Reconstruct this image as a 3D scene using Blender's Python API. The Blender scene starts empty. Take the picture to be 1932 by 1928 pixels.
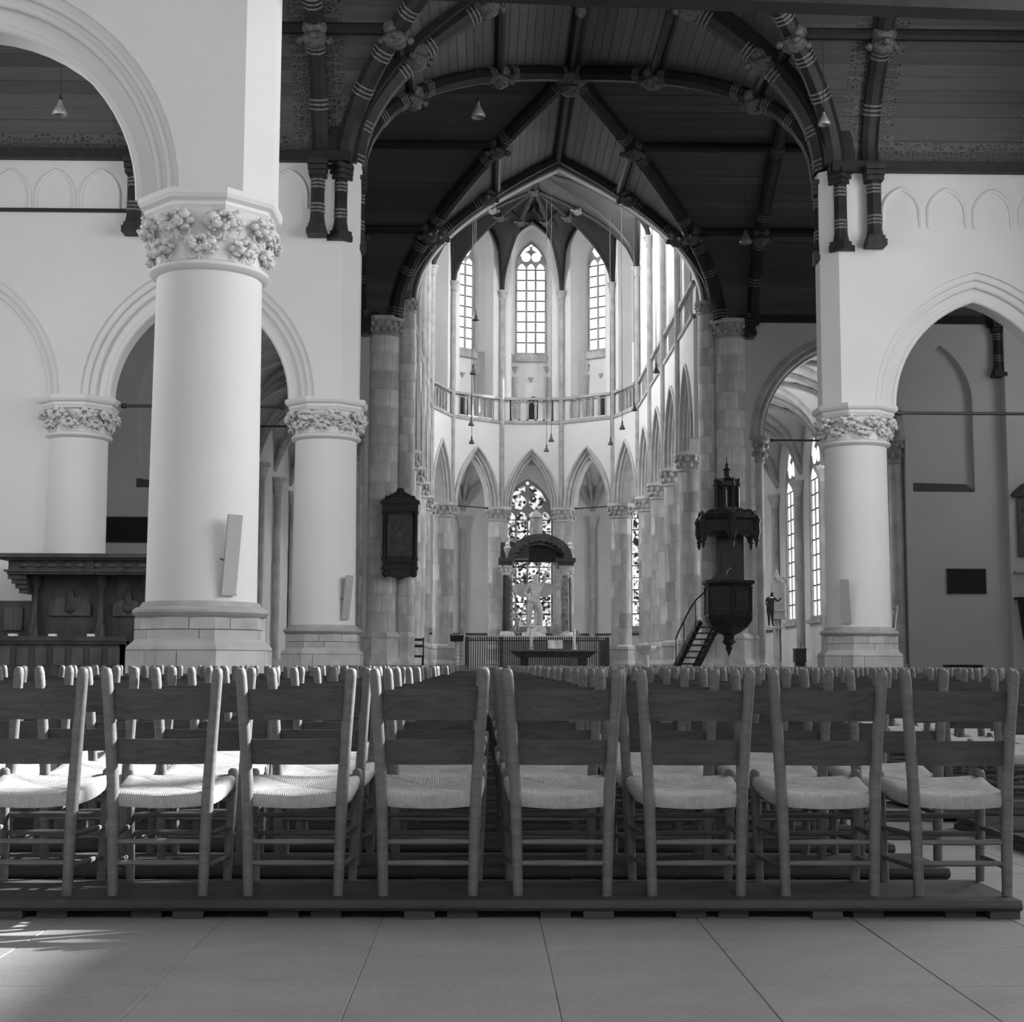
import bpy, bmesh, math, random
from mathutils import Vector, Matrix

random.seed(7)
PI = math.pi
R = math.radians
scene = bpy.context.scene
COL = scene.collection

# ------------------------------------------------------------------ camera
CAM_Z = 0.917
cam_d = bpy.data.cameras.new('camera')
cam_d.sensor_width = 36.0
cam_d.lens = 2760.0 / 1932.0 * 36.0
cam_d.clip_end = 400
cam = bpy.data.objects.new('camera', cam_d)
COL.objects.link(cam)
cam.matrix_world = (Matrix.Translation((0, 0, CAM_Z)) @ Matrix.Rotation(R(-1.06), 4, 'Z')
                    @ Matrix.Rotation(R(96.0), 4, 'X') @ Matrix.Rotation(R(0.2), 4, 'Z'))
scene.camera = cam

# ------------------------------------------------------------------ world, sun, window light
world = bpy.data.worlds.new('overcast_sky')
scene.world = world
world.use_nodes = True
bg = world.node_tree.nodes['Background']
bg.inputs[0].default_value = (1, 1, 1, 1)
bg.inputs[1].default_value = 0.9

SUN_DIR = Vector((0.80, 0.36, 0.50)).normalized()      # towards the sun
sun_d = bpy.data.lights.new('sun', 'SUN')
sun_d.energy = 18.0
sun_d.angle = R(0.7)
sun = bpy.data.objects.new('sun', sun_d)
COL.objects.link(sun)
sun.rotation_euler = SUN_DIR.to_track_quat('Z', 'Y').to_euler()


def window_light(name, loc, normal, sx, sy, power):
    """daylight entering through a window opening of the church"""
    d = bpy.data.lights.new(name, 'AREA')
    d.shape = 'RECTANGLE'
    d.size, d.size_y, d.energy = sx, sy, power
    o = bpy.data.objects.new(name, d)
    COL.objects.link(o)
    o.location = loc
    o.rotation_euler = (-Vector(normal)).to_track_quat('Z', 'Y').to_euler()
    return o


window_light('daylight_south_bay', (12.4, 19.4, 8.4), (-1, -0.1, -0.1), 4.4, 8.4, 780)
window_light('daylight_south_front', (12.4, 10.6, 8.4), (-1, 0, -0.1), 8.6, 8.4, 1500)
window_light('daylight_south_west', (12.4, -0.5, 8.4), (-1, 0, -0.1), 6.0, 8.4, 100)
window_light('daylight_west', (2.0, -6.2, 9.0), (0, 1, 0), 5.0, 7.0, 460)
window_light('daylight_north_front', (-12.4, 10.6, 8.4), (1, 0, -0.1), 6.4, 8.4, 90)
window_light('daylight_north_bay', (-12.4, 18.9, 8.4), (1, 0, -0.1), 4.0, 8.0, 440)
window_light('daylight_transept_south', (16.8, 34.0, 9.5), (-1, 0, -0.3), 5.0, 5.0, 30)

scene.view_settings.view_transform = 'Standard'
scene.view_settings.look = 'None'
scene.view_settings.gamma = 1.0
scene.view_settings.use_curve_mapping = False
scene.view_settings.exposure = 0.12
scene.cycles.max_bounces = 6
scene.cycles.diffuse_bounces = 4
scene.cycles.glossy_bounces = 2
scene.cycles.caustics_reflective = False
scene.cycles.caustics_refractive = False

# ------------------------------------------------------------------ materials
MATS = {}


def new_mat(name):
    m = bpy.data.materials.new(name)
    m.use_nodes = True
    nt = m.node_tree
    b = nt.nodes['Principled BSDF']
    MATS[name] = m
    return m, nt, b


def mat(name, val, rough=0.8, var=0.15, scale=3.0, bump=0.0, bscale=40.0, stretch=None, spec=0.3, metal=0.0):
    """neutral grey surface with mottled tone and fine relief"""
    m, nt, b = new_mat(name)
    b.inputs['Roughness'].default_value = rough
    b.inputs['Specular IOR Level'].default_value = spec
    b.inputs['Metallic'].default_value = metal
    tc = nt.nodes.new('ShaderNodeTexCoord')
    mp = nt.nodes.new('ShaderNodeMapping')
    nt.links.new(tc.outputs['Object'], mp.inputs[0])
    if stretch:
        mp.inputs['Scale'].default_value = stretch
    nz = nt.nodes.new('ShaderNodeTexNoise')
    nz.inputs['Scale'].default_value = scale
    nz.inputs['Detail'].default_value = 5
    nt.links.new(mp.outputs[0], nz.inputs['Vector'])
    rp = nt.nodes.new('ShaderNodeMapRange')
    rp.inputs[1].default_value, rp.inputs[2].default_value = 0.3, 0.7
    rp.inputs[3].default_value, rp.inputs[4].default_value = val * (1 - var), min(1, val * (1 + var))
    nt.links.new(nz.outputs[0], rp.inputs[0])
    nt.links.new(rp.outputs[0], b.inputs['Base Color'])
    if bump:
        n2 = nt.nodes.new('ShaderNodeTexNoise')
        n2.inputs['Scale'].default_value = bscale
        nt.links.new(mp.outputs[0], n2.inputs['Vector'])
        bp = nt.nodes.new('ShaderNodeBump')
        bp.inputs['Strength'].default_value = bump
        bp.inputs['Distance'].default_value = 0.02
        nt.links.new(n2.outputs[0], bp.inputs['Height'])
        nt.links.new(bp.outputs[0], b.inputs['Normal'])
    return m


mat('plaster', 0.72, 0.9, 0.03, 0.8, 0.05, 60)
mat('cover_grey', 0.42, 0.9, 0.05, 0.8, 0.05, 60)  # even mid grey of the hymn book covers
mat('transept_plaster', 0.60, 0.9, 0.04, 0.8, 0.05, 60)
mat('choir_plaster', 0.74, 0.9, 0.04, 0.8)
mat('leafwork', 0.66, 0.85, 0.06, 8, 0.2, 50)
for i, v in enumerate((0.36, 0.43, 0.50, 0.56)):
    mat('stone_%d' % i, v, 0.85, 0.22, 2.2, 0.25, 30)
for i, v in enumerate((0.60, 0.70, 0.78, 0.84)):
    mat('pier_stone_%d' % i, v, 0.85, 0.2, 2.2, 0.25, 30)
for i, v in enumerate((0.40, 0.47, 0.52)):
    mat('base_stone_%d' % i, v, 0.85, 0.15, 3, 0.2, 40)
mat('rib_stone', 0.38, 0.85, 0.2, 3, 0.1, 30)
mat('arch_stone', 0.52, 0.85, 0.15, 3, 0.1, 30)
mat('arch_dark', 0.13, 0.8, 0.2, 3)
mat('vault_plaster', 0.55, 0.9, 0.06, 1)
mat('aisle_plaster', 0.70, 0.9, 0.05, 1)
mat('dark_wood', 0.03, 0.55, 0.35, 6, 0.2, 30, (1, 1, 0.2))
mat('rib_wood', 0.019, 0.5, 0.3, 5)
mat('collar_paint', 0.16, 0.45, 0.5, 30, 0.2, 60)
mat('collar_gilt', 0.62, 0.35, 0.3, 20)
mat('collar_boss', 0.10, 0.5, 0.5, 14, 0.3, 50)
mat('iron', 0.03, 0.5, 0.2, 8, 0, 20, None, 0.5)
mat('black_board', 0.018, 0.45, 0.2, 5)
mat('grey_board', 0.42, 0.8, 0.06, 4)
mat('pulpit_wood', 0.030, 0.42, 0.35, 7, 0.2, 25, (1, 1, 0.25))
mat('pulpit_carving', 0.042, 0.45, 0.35, 12, 0.3, 40)
mat('pew_wood', 0.050, 0.5, 0.35, 6, 0.2, 25, (1, 1, 0.25))
mat('pew_panel', 0.075, 0.5, 0.35, 6, 0.2, 25, (1, 1, 0.25))
mat('marble_white', 0.72, 0.5, 0.15, 5)
mat('marble_dark', 0.06, 0.35, 0.4, 4)
mat('marble_grey', 0.26, 0.4, 0.7, 6)
mat('monument_stone', 0.36, 0.7, 0.25, 6)
mat('wax', 0.9, 0.5, 0.02, 5)
mat('paper', 0.82, 0.8, 0.05, 5)
mat('cloth_black', 0.02, 0.8, 0.2, 5)
mat('lamp_metal', 0.035, 0.4, 0.2, 5)
mat('lamp_glass', 0.30, 0.15, 0.3, 5, 0, 20, None, 0.8)
mat('row_plank', 0.05, 0.65, 0.3, 4, 0.2, 25, (0.3, 2, 2))
mat('sill_dark', 0.10, 0.8, 0.1, 3)
mat('floor_far', 0.30, 0.6, 0.15, 1.2, 0.05, 30)


def wood_mat(name, v0, v1):
    m, nt, b = new_mat(name)
    b.inputs['Roughness'].default_value = 0.55
    b.inputs['Specular IOR Level'].default_value = 0.3
    tc = nt.nodes.new('ShaderNodeTexCoord')
    oi = nt.nodes.new('ShaderNodeObjectInfo')
    ad = nt.nodes.new('ShaderNodeVectorMath')
    ad.operation = 'ADD'
    nt.links.new(tc.outputs['Object'], ad.inputs[0])
    sc = nt.nodes.new('ShaderNodeMath')
    sc.operation = 'MULTIPLY'
    sc.inputs[1].default_value = 31.0
    nt.links.new(oi.outputs['Random'], sc.inputs[0])
    nt.links.new(sc.outputs[0], ad.inputs[1])
    mp = nt.nodes.new('ShaderNodeMapping')
    mp.inputs['Scale'].default_value = (2.0, 14, 14)
    nt.links.new(ad.outputs[0], mp.inputs[0])
    wv = nt.nodes.new('ShaderNodeTexNoise')
    wv.inputs['Scale'].default_value = 2.2
    wv.inputs['Detail'].default_value = 6
    wv.inputs['Distortion'].default_value = 1.4
    nt.links.new(mp.outputs[0], wv.inputs['Vector'])
    rp = nt.nodes.new('ShaderNodeMapRange')
    rp.inputs[1].default_value, rp.inputs[2].default_value = 0.3, 0.7
    rp.inputs[3].default_value, rp.inputs[4].default_value = v0, v1
    nt.links.new(wv.outputs[0], rp.inputs[0])
    nt.links.new(rp.outputs[0], b.inputs['Base Color'])


wood_mat('chair_slat', 0.034, 0.066)
wood_mat('chair_post', 0.105, 0.155)


def rush_mat():
    """woven rush: strands cross the nearest rail in each of the four wedges"""
    m, nt, b = new_mat('rush')
    N, L = nt.nodes.new, nt.links.new
    b.inputs['Roughness'].default_value = 0.85
    tc = N('ShaderNodeTexCoord')
    outs = []
    for axis in ('X', 'Y'):
        wv = N('ShaderNodeTexWave')
        wv.bands_direction = axis
        wv.inputs['Scale'].default_value = 46
        wv.inputs['Distortion'].default_value = 3.5
        wv.inputs['Detail'].default_value = 3
        L(tc.outputs['Object'], wv.inputs['Vector'])
        outs.append(wv.outputs[1])
    sx = N('ShaderNodeSeparateXYZ')
    L(tc.outputs['Object'], sx.inputs[0])
    ax = N('ShaderNodeMath'); ax.operation = 'ABSOLUTE'; L(sx.outputs['X'], ax.inputs[0])
    sy = N('ShaderNodeMath'); sy.operation = 'SUBTRACT'; sy.inputs[1].default_value = 0.2; L(sx.outputs['Y'], sy.inputs[0])
    ay = N('ShaderNodeMath'); ay.operation = 'ABSOLUTE'; L(sy.outputs[0], ay.inputs[0])
    gt = N('ShaderNodeMath'); gt.operation = 'GREATER_THAN'; L(ax.outputs[0], gt.inputs[0]); L(ay.outputs[0], gt.inputs[1])
    mx = N('ShaderNodeMix'); mx.data_type = 'FLOAT'
    L(gt.outputs[0], mx.inputs[0]); L(outs[0], mx.inputs[2]); L(outs[1], mx.inputs[3])
    nz = N('ShaderNodeTexNoise'); nz.inputs['Scale'].default_value = 18; nz.inputs['Detail'].default_value = 4
    L(tc.outputs['Object'], nz.inputs['Vector'])
    ad = N('ShaderNodeMath'); ad.operation = 'MULTIPLY_ADD'; ad.inputs[1].default_value = 0.6
    L(mx.outputs[0], ad.inputs[0]); L(nz.outputs[0], ad.inputs[2])
    rp = N('ShaderNodeMapRange')
    rp.inputs[1].default_value, rp.inputs[2].default_value = 0.3, 1.2
    rp.inputs[3].default_value, rp.inputs[4].default_value = 0.27, 0.50
    L(ad.outputs[0], rp.inputs[0])
    L(rp.outputs[0], b.inputs['Base Color'])
    bp = N('ShaderNodeBump')
    bp.inputs['Strength'].default_value = 0.8
    bp.inputs['Distance'].default_value = 0.006
    L(ad.outputs[0], bp.inputs['Height'])
    L(bp.outputs[0], b.inputs['Normal'])


rush_mat()


def vault_mat(name, v0, v1, ribs_x=(), cornice_z=None):
    """stained vault boards; stencilled scrollwork painted beside the ribs and above the cornice"""
    m, nt, b = new_mat(name)
    b.inputs['Roughness'].default_value = 0.5
    b.inputs['Specular IOR Level'].default_value = 0.35
    N, L = nt.nodes.new, nt.links.new
    tc = N('ShaderNodeTexCoord')
    oi = N('ShaderNodeObjectInfo')
    nz = N('ShaderNodeTexNoise')
    nz.inputs['Scale'].default_value = 3.0
    nz.inputs['Detail'].default_value = 5
    mp = N('ShaderNodeMapping')
    mp.inputs['Scale'].default_value = (0.3, 3, 3)
    L(tc.outputs['Object'], mp.inputs[0])
    L(mp.outputs[0], nz.inputs['Vector'])
    mx = N('ShaderNodeMath')
    mx.operation = 'ADD'
    L(nz.outputs[0], mx.inputs[0])
    L(oi.outputs['Random'], mx.inputs[1])
    rp = N('ShaderNodeMapRange')
    rp.inputs[1].default_value, rp.inputs[2].default_value = 0.3, 1.7
    rp.inputs[3].default_value, rp.inputs[4].default_value = v0, v1
    L(mx.outputs[0], rp.inputs[0])
    last = rp.outputs[0]
    if ribs_x or cornice_z is not None:
        sx = N('ShaderNodeSeparateXYZ')
        L(tc.outputs['Object'], sx.inputs[0])
        masks = []
        for x in ribs_x:
            a = N('ShaderNodeMath'); a.operation = 'SUBTRACT'; a.inputs[1].default_value = x
            L(sx.outputs['X'], a.inputs[0])
            ab = N('ShaderNodeMath'); ab.operation = 'ABSOLUTE'
            L(a.outputs[0], ab.inputs[0])
            lt = N('ShaderNodeMath'); lt.operation = 'LESS_THAN'; lt.inputs[1].default_value = 0.5
            L(ab.outputs[0], lt.inputs[0])
            masks.append(lt.outputs[0])
        if cornice_z is not None:
            lt = N('ShaderNodeMath'); lt.operation = 'LESS_THAN'; lt.inputs[1].default_value = cornice_z
            L(sx.outputs['Z'], lt.inputs[0])
            masks.append(lt.outputs[0])
        cur = masks[0]
        for k in masks[1:]:
            mm = N('ShaderNodeMath'); mm.operation = 'MAXIMUM'
            L(cur, mm.inputs[0]); L(k, mm.inputs[1]); cur = mm.outputs[0]
        vo = N('ShaderNodeTexVoronoi')
        vo.feature = 'DISTANCE_TO_EDGE'
        vo.inputs['Scale'].default_value = 9.5
        vo.inputs['Randomness'].default_value = 0.55
        L(tc.outputs['Object'], vo.inputs['Vector'])
        ring = N('ShaderNodeMath'); ring.operation = 'SINE'
        ml = N('ShaderNodeMath'); ml.operation = 'MULTIPLY'; ml.inputs[1].default_value = 26
        L(vo.outputs['Distance'], ml.inputs[0]); L(ml.outputs[0], ring.inputs[0])
        gt = N('ShaderNodeMath'); gt.operation = 'GREATER_THAN'; gt.inputs[1].default_value = 0.1
        L(ring.outputs[0], gt.inputs[0])
        pat = N('ShaderNodeMapRange')
        pat.inputs[3].default_value, pat.inputs[4].default_value = v0 * 0.4, v1 * 0.95
        L(gt.outputs[0], pat.inputs[0])
        mix = N('ShaderNodeMix')
        mix.data_type = 'FLOAT'
        L(cur, mix.inputs[0]); L(last, mix.inputs[2]); L(pat.outputs[0], mix.inputs[3])
        last = mix.outputs[0]
    L(last, b.inputs['Base Color'])


vault_mat('vault_boards', 0.055, 0.095)
vault_mat('vault_boards_crossing', 0.045, 0.085)
vault_mat('vault_boards_aisle', 0.042, 0.088, (7.35, -3.2, -6.65, 10.8), 10.98)
vault_mat('vault_choir', 0.028, 0.045)


def glass_mat(name, strength, stained=False):
    m = bpy.data.materials.new(name)
    m.use_nodes = True
    MATS[name] = m
    nt = m.node_tree
    nt.nodes.clear()
    out = nt.nodes.new('ShaderNodeOutputMaterial')
    em = nt.nodes.new('ShaderNodeEmission')
    em.inputs[1].default_value = strength
    nt.links.new(em.outputs[0], out.inputs[0])
    tc = nt.nodes.new('ShaderNodeTexCoord')
    if stained:
        vo = nt.nodes.new('ShaderNodeTexVoronoi')
        vo.inputs['Scale'].default_value = 9.0
        nt.links.new(tc.outputs['Object'], vo.inputs['Vector'])
        nz = nt.nodes.new('ShaderNodeTexNoise')
        nz.inputs['Scale'].default_value = 3.0
        nz.inputs['Detail'].default_value = 6
        nt.links.new(tc.outputs['Object'], nz.inputs['Vector'])
        ad = nt.nodes.new('ShaderNodeMath')
        ad.operation = 'MULTIPLY'
        nt.links.new(vo.outputs['Color'], ad.inputs[0])
        nt.links.new(nz.outputs[0], ad.inputs[1])
        rp = nt.nodes.new('ShaderNodeMapRange')
        rp.inputs[1].default_value, rp.inputs[2].default_value = 0.16, 0.46
        rp.inputs[3].default_value, rp.inputs[4].default_value = 0.02, 1.0
        nt.links.new(ad.outputs[0], rp.inputs[0])
    else:
        nz = nt.nodes.new('ShaderNodeTexNoise')
        nz.inputs['Scale'].default_value = 4
        nt.links.new(tc.outputs['Object'], nz.inputs['Vector'])
        rp = nt.nodes.new('ShaderNodeMapRange')
        rp.inputs[3].default_value, rp.inputs[4].default_value = 0.85, 1.1
        nt.links.new(nz.outputs[0], rp.inputs[0])
    nt.links.new(rp.outputs[0], em.inputs[0])


glass_mat('sky_pane', 1.25)
glass_mat('side_pane', 29.0)
glass_mat('aisle_pane', 1.4)
glass_mat('south_pane', 10.0)
glass_mat('stained_pane', 1.5, True)


def floor_mat(name, v):
    m, nt, b = new_mat(name)
    b.inputs['Roughness'].default_value = 0.5
    b.inputs['Specular IOR Level'].default_value = 0.3
    N, L = nt.nodes.new, nt.links.new
    g = N('ShaderNodeNewGeometry')
    mp = N('ShaderNodeMapping')
    mp.inputs['Scale'].default_value = (1.0, 1.6, 1)
    L(g.outputs['Position'], mp.inputs[0])
    a = N('ShaderNodeTexNoise'); a.inputs['Scale'].default_value = 2.0; a.inputs['Detail'].default_value = 8
    a.inputs['Roughness'].default_value = 0.7
    L(mp.outputs[0], a.inputs['Vector'])
    c = N('ShaderNodeTexNoise'); c.inputs['Scale'].default_value = 60; c.inputs['Detail'].default_value = 3
    L(mp.outputs[0], c.inputs['Vector'])
    s = N('ShaderNodeMath'); s.operation = 'ADD'
    L(a.outputs[0], s.inputs[0]); L(c.outputs[0], s.inputs[1])
    oi = N('ShaderNodeObjectInfo')
    mo = N('ShaderNodeMath'); mo.operation = 'MULTIPLY_ADD'; mo.inputs[1].default_value = 0.10
    L(oi.outputs['Random'], mo.inputs[0]); L(s.outputs[0], mo.inputs[2])
    rp = N('ShaderNodeMapRange')
    rp.inputs[1].default_value, rp.inputs[2].default_value = 0.7, 1.35
    rp.inputs[3].default_value, rp.inputs[4].default_value = v * 0.78, v * 1.2
    L(mo.outputs[0], rp.inputs[0])
    L(rp.outputs[0], b.inputs['Base Color'])


floor_mat('floor_slab', 0.27)
floor_mat('floor_joint', 0.33)

# ------------------------------------------------------------------ mesh helpers


class MB:
    """collects faces, builds ONE mesh object"""

    def __init__(self):
        self.v, self.f = [], []

    def add(self, vs, fs, M=None):
        o = len(self.v)
        self.v += [tuple(M @ Vector(p)) if M else tuple(p) for p in vs]
        self.f += [tuple(i + o for i in f) for f in fs]
        return self

    def box(self, x0, x1, y0, y1, z0, z1, M=None):
        vs = [(x, y, z) for z in (z0, z1) for y in (y0, y1) for x in (x0, x1)]
        return self.add(vs, [(0, 2, 3, 1), (4, 5, 7, 6), (0, 1, 5, 4), (2, 6, 7, 3), (0, 4, 6, 2), (1, 3, 7, 5)], M)

    def lathe(self, prof, n=16, c=(0, 0), ph=0.0, M=None, cap=True):
        vs, fs = [], []
        for r, z in prof:
            for i in range(n):
                a = ph + 2 * PI * i / n
                vs.append((c[0] + r * math.cos(a), c[1] + r * math.sin(a), z))
        for j in range(len(prof) - 1):
            for i in range(n):
                k = (i + 1) % n
                fs.append((j * n + i, j * n + k, (j + 1) * n + k, (j + 1) * n + i))
        if cap:
            fs.append(tuple(range(n - 1, -1, -1)))
            fs.append(tuple((len(prof) - 1) * n + i for i in range(n)))
        return self.add(vs, fs, M)

    def tube(self, pts, r, n=6, M=None, cap=True, sq=1.0):
        pts = [Vector(p) for p in pts]
        rs = r if isinstance(r, (list, tuple)) else [r] * len(pts)
        vs, fs = [], []
        up = None
        for i, p in enumerate(pts):
            t = (pts[min(i + 1, len(pts) - 1)] - pts[max(i - 1, 0)]).normalized()
            if up is None:
                ref = Vector((0, 0, 1)) if abs(t.z) < 0.9 else Vector((0, 1, 0))
                up = (ref - t * ref.dot(t)).normalized()
            else:
                q = up - t * up.dot(t)
                up = q.normalized() if q.length > 1e-6 else up
            sd = t.cross(up)
            for k in range(n):
                a = 2 * PI * (k + 0.5) / n
                vs.append(p + (up * math.sin(a) * sq + sd * math.cos(a)) * rs[i])
        for i in range(len(pts) - 1):
            for k in range(n):
                l = (k + 1) % n
                fs.append((i * n + k, i * n + l, (i + 1) * n + l, (i + 1) * n + k))
        if cap:
            fs.append(tuple(range(n - 1, -1, -1)))
            fs.append(tuple((len(pts) - 1) * n + k for k in range(n)))
        return self.add(vs, fs, M)

    def poly(self, pts, d0, d1, M=None):
        """polygon (u,z) extruded along w from d0 to d1; coordinates (u,w,z)"""
        n = len(pts)
        vs = [(u, d0, z) for u, z in pts] + [(u, d1, z) for u, z in pts]
        fs = [tuple(range(n)), tuple(range(2 * n - 1, n - 1, -1))]
        fs += [(i, i + n, (i + 1) % n + n, (i + 1) % n) for i in range(n)]
        return self.add(vs, fs, M)

    def strip(self, a, b, M=None):
        """quads between two equally long point lists"""
        n = len(a)
        return self.add(list(a) + list(b), [(i, i + 1, n + i + 1, n + i) for i in range(n - 1)], M)

    def blob(self, c, r, n=6, M=None):
        vs, fs = [], []
        m = max(3, n // 2 + 1)
        for j in range(m + 1):
            t = PI * j / m
            for i in range(n):
                a = 2 * PI * i / n
                vs.append((c[0] + r[0] * math.sin(t) * math.cos(a), c[1] + r[1] * math.sin(t) * math.sin(a), c[2] + r[2] * math.cos(t)))
        for j in range(m):
            for i in range(n):
                k = (i + 1) % n
                fs.append((j * n + i, (j + 1) * n + i, (j + 1) * n + k, j * n + k))
        return self.add(vs, fs, M)

    def mesh(self, name, material, smooth=None):
        me = bpy.data.meshes.new(name)
        me.from_pydata(self.v, [], self.f)
        bm = bmesh.new()
        bm.from_mesh(me)
        bmesh.ops.remove_doubles(bm, verts=bm.verts, dist=1e-5)
        bmesh.ops.recalc_face_normals(bm, faces=bm.faces)
        bm.to_mesh(me)
        bm.free()
        if smooth:
            me.polygons.foreach_set('use_smooth', [True] * len(me.polygons))
            me.set_sharp_from_angle(angle=smooth)
        me.materials.append(MATS[material])
        return me

    def build(self, name, material, parent=None, smooth=None):
        return link(name, self.mesh(name, material, smooth), parent)


def link(name, me, parent=None, M=None):
    o = bpy.data.objects.new(name, me)
    COL.objects.link(o)
    if parent:
        o.parent = parent
    if M is not None:
        o.matrix_local = M
    return o


def tag(o, label=None, cat=None, group=None, kind=None):
    if label:
        o['label'] = label
    if cat:
        o['category'] = cat
    if group:
        o['group'] = group
    if kind:
        o['kind'] = kind
    return o


def empty(name, loc=(0, 0, 0), rz=0.0):
    o = bpy.data.objects.new(name, None)
    o.empty_display_size = 0.2
    COL.objects.link(o)
    o.location = loc
    o.rotation_euler = (0, 0, rz)
    return o


def thing(name, label, cat, loc=(0, 0, 0), rz=0.0, group=None):
    return tag(empty(name, loc, rz), label, cat, group)


def copy_tree(o, parent=None):
    c = o.copy()
    COL.objects.link(c)
    c.parent = parent
    for ch in o.children:
        copy_tree(ch, c)
    return c


def at(px, py, Y):
    """photo direction (px,py) followed to the plane at depth Y"""
    d = cam.matrix_world.to_3x3() @ Vector(((px - 966) / 2760, -(py - 964) / 2760, -1))
    return Vector((0, 0, CAM_Z)) + d * (Y / d.y)


def frame(p0, p1, flip=False):
    """local (u, w, z): u from p0 to p1, w to the right of travel (or left when flipped)"""
    d = Vector((p1[0] - p0[0], p1[1] - p0[1], 0))
    L = d.length
    d.normalize()
    n = Vector((d.y, -d.x, 0))
    if flip:
        n = -n
    M = Matrix(((d.x, n.x, 0, p0[0]), (d.y, n.y, 0, p0[1]), (0, 0, 1, 0), (0, 0, 0, 1)))
    return M, L


def pointed(s, rise, n=10, off=0.0):
    """two-centred pointed arch from (-s,0) over (0,rise) to (s,0), shrunk by off"""
    Rr = (s * s + rise * rise) / (2 * s)
    cx = Rr - s
    r = Rr - off
    ta = math.acos(max(-1, min(1, -cx / r)))
    left = [(cx + r * math.cos(PI + (ta - PI) * i / n), r * math.sin(PI + (ta - PI) * i / n)) for i in range(n + 1)]
    left[-1] = (0.0, left[-1][1])
    return left + [(-u, z) for u, z in left[-2::-1]]


def vprof(t):
    """vault profile: t = 0 at the wall, 1 at the ridge -> relative height"""
    x = 1 - min(1, max(0, t))
    lo, hi = 0.0, 1.0
    for _ in range(24):
        k = (lo + hi) / 2
        bx = (1 - k) ** 3 + 3 * (1 - k) ** 2 * k + 3 * (1 - k) * k * k * 0.42
        if bx > x:
            lo = k
        else:
            hi = k
    k = (lo + hi) / 2
    return 3 * (1 - k) ** 2 * k * 0.45 + 3 * (1 - k) * k * k * 0.79 + k ** 3


VT = []
for _k in range(25):
    k = _k / 24
    VT.append((1 - ((1 - k) ** 3 + 3 * (1 - k) ** 2 * k + 3 * (1 - k) * k * k * 0.42),
               3 * (1 - k) ** 2 * k * 0.45 + 3 * (1 - k) * k * k * 0.79 + k ** 3))


def depressed(s, rise, n=24):
    """the low pointed curve of the timber vaults, (-s,0)..(0,rise)..(s,0)"""
    left = [(-s + s * t, rise * h) for t, h in VT]
    return left + [(-u, z) for u, z in left[-2::-1]]


def arch_wall(m, u0, u1, z0, z1, w0, w1, openings, M=None):
    """wall slab with openings (uc, curve, zs, zb): arch curve on top, straight jambs down to zb"""
    for w in (w0, w1):
        cur = u0
        for uc, cv, zs, zb in openings:
            a, b = uc + cv[0][0], uc + cv[-1][0]
            m.add([(cur, w, z0), (a, w, z0), (a, w, z1), (cur, w, z1)], [(0, 1, 2, 3)], M)
            if zb > z0 + 1e-4:
                m.add([(a, w, z0), (b, w, z0), (b, w, zb), (a, w, zb)], [(0, 1, 2, 3)], M)
            lo = [(uc + u, w, zs + z) for u, z in cv]
            m.strip(lo, [(p[0], w, z1) for p in lo], M)
            cur = b
        m.add([(cur, w, z0), (u1, w, z0), (u1, w, z1), (cur, w, z1)], [(0, 1, 2, 3)], M)
    for uc, cv, zs, zb in openings:
        a, b = uc + cv[0][0], uc + cv[-1][0]
        line = [(a, zb)] + [(uc + u, zs + z) for u, z in cv] + [(b, zb)]
        m.strip([(u, w0, z) for u, z in line], [(u, w1, z) for u, z in line], M)
        if zb > z0 + 1e-4:
            m.add([(a, w0, zb), (b, w0, zb), (b, w1, zb), (a, w1, zb)], [(0, 1, 2, 3)], M)
    edges = [((u0, z1), (u1, z1)), ((u0, z0), (u0, z1)), ((u1, z0), (u1, z1))]
    cur = u0
    for uc, cv, zs, zb in openings:
        if zb <= z0 + 1e-4:
            edges.append(((cur, z0), (uc + cv[0][0], z0)))
            cur = uc + cv[-1][0]
    edges.append(((cur, z0), (u1, z0)))
    for a, b in edges:
        m.add([(a[0], w0, a[1]), (b[0], w0, b[1]), (b[0], w1, b[1]), (a[0], w1, a[1])], [(0, 1, 2, 3)], M)
    return m


def arch_ring(m, uc, zs, cvo, cvi, w0, w1, M=None, zb=None):
    """one order of an arch between outer curve cvo and inner curve cvi"""
    o = [(uc + u, zs + z) for u, z in cvo]
    i = [(uc + u, zs + z) for u, z in cvi]
    if zb is not None:
        o = [(o[0][0], zb)] + o + [(o[-1][0], zb)]
        i = [(i[0][0], zb)] + i + [(i[-1][0], zb)]
    for w in (w0, w1):
        m.strip([(u, w, z) for u, z in o], [(u, w, z) for u, z in i], M)
    for c in (o, i):
        m.strip([(u, w0, z) for u, z in c], [(u, w1, z) for u, z in c], M)
    for k in (0, -1):
        m.add([(o[k][0], w0, o[k][1]), (i[k][0], w0, i[k][1]), (i[k][0], w1, i[k][1]), (o[k][0], w1, o[k][1])], [(0, 1, 2, 3)], M)
    return m


def prism_z(m, pts, z0, z1):
    n = len(pts)
    vs = [(x, y, z0) for x, y in pts] + [(x, y, z1) for x, y in pts]
    fs = [tuple(range(n - 1, -1, -1)), tuple(range(n, 2 * n))] + [(i, (i + 1) % n, (i + 1) % n + n, i + n) for i in range(n)]
    return m.add(vs, fs)


# ================================================================== LARGE STRUCTURE
XA = 2.0                 # nave axis
YA, YB, YT = 16.1, 27.6, 40.0
XL, XR = -3.1, 7.08      # column lines
ZV, RV = 10.47, 4.7       # timber vault springing and rise
TW = 0.48                # half thickness of the transverse walls

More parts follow.
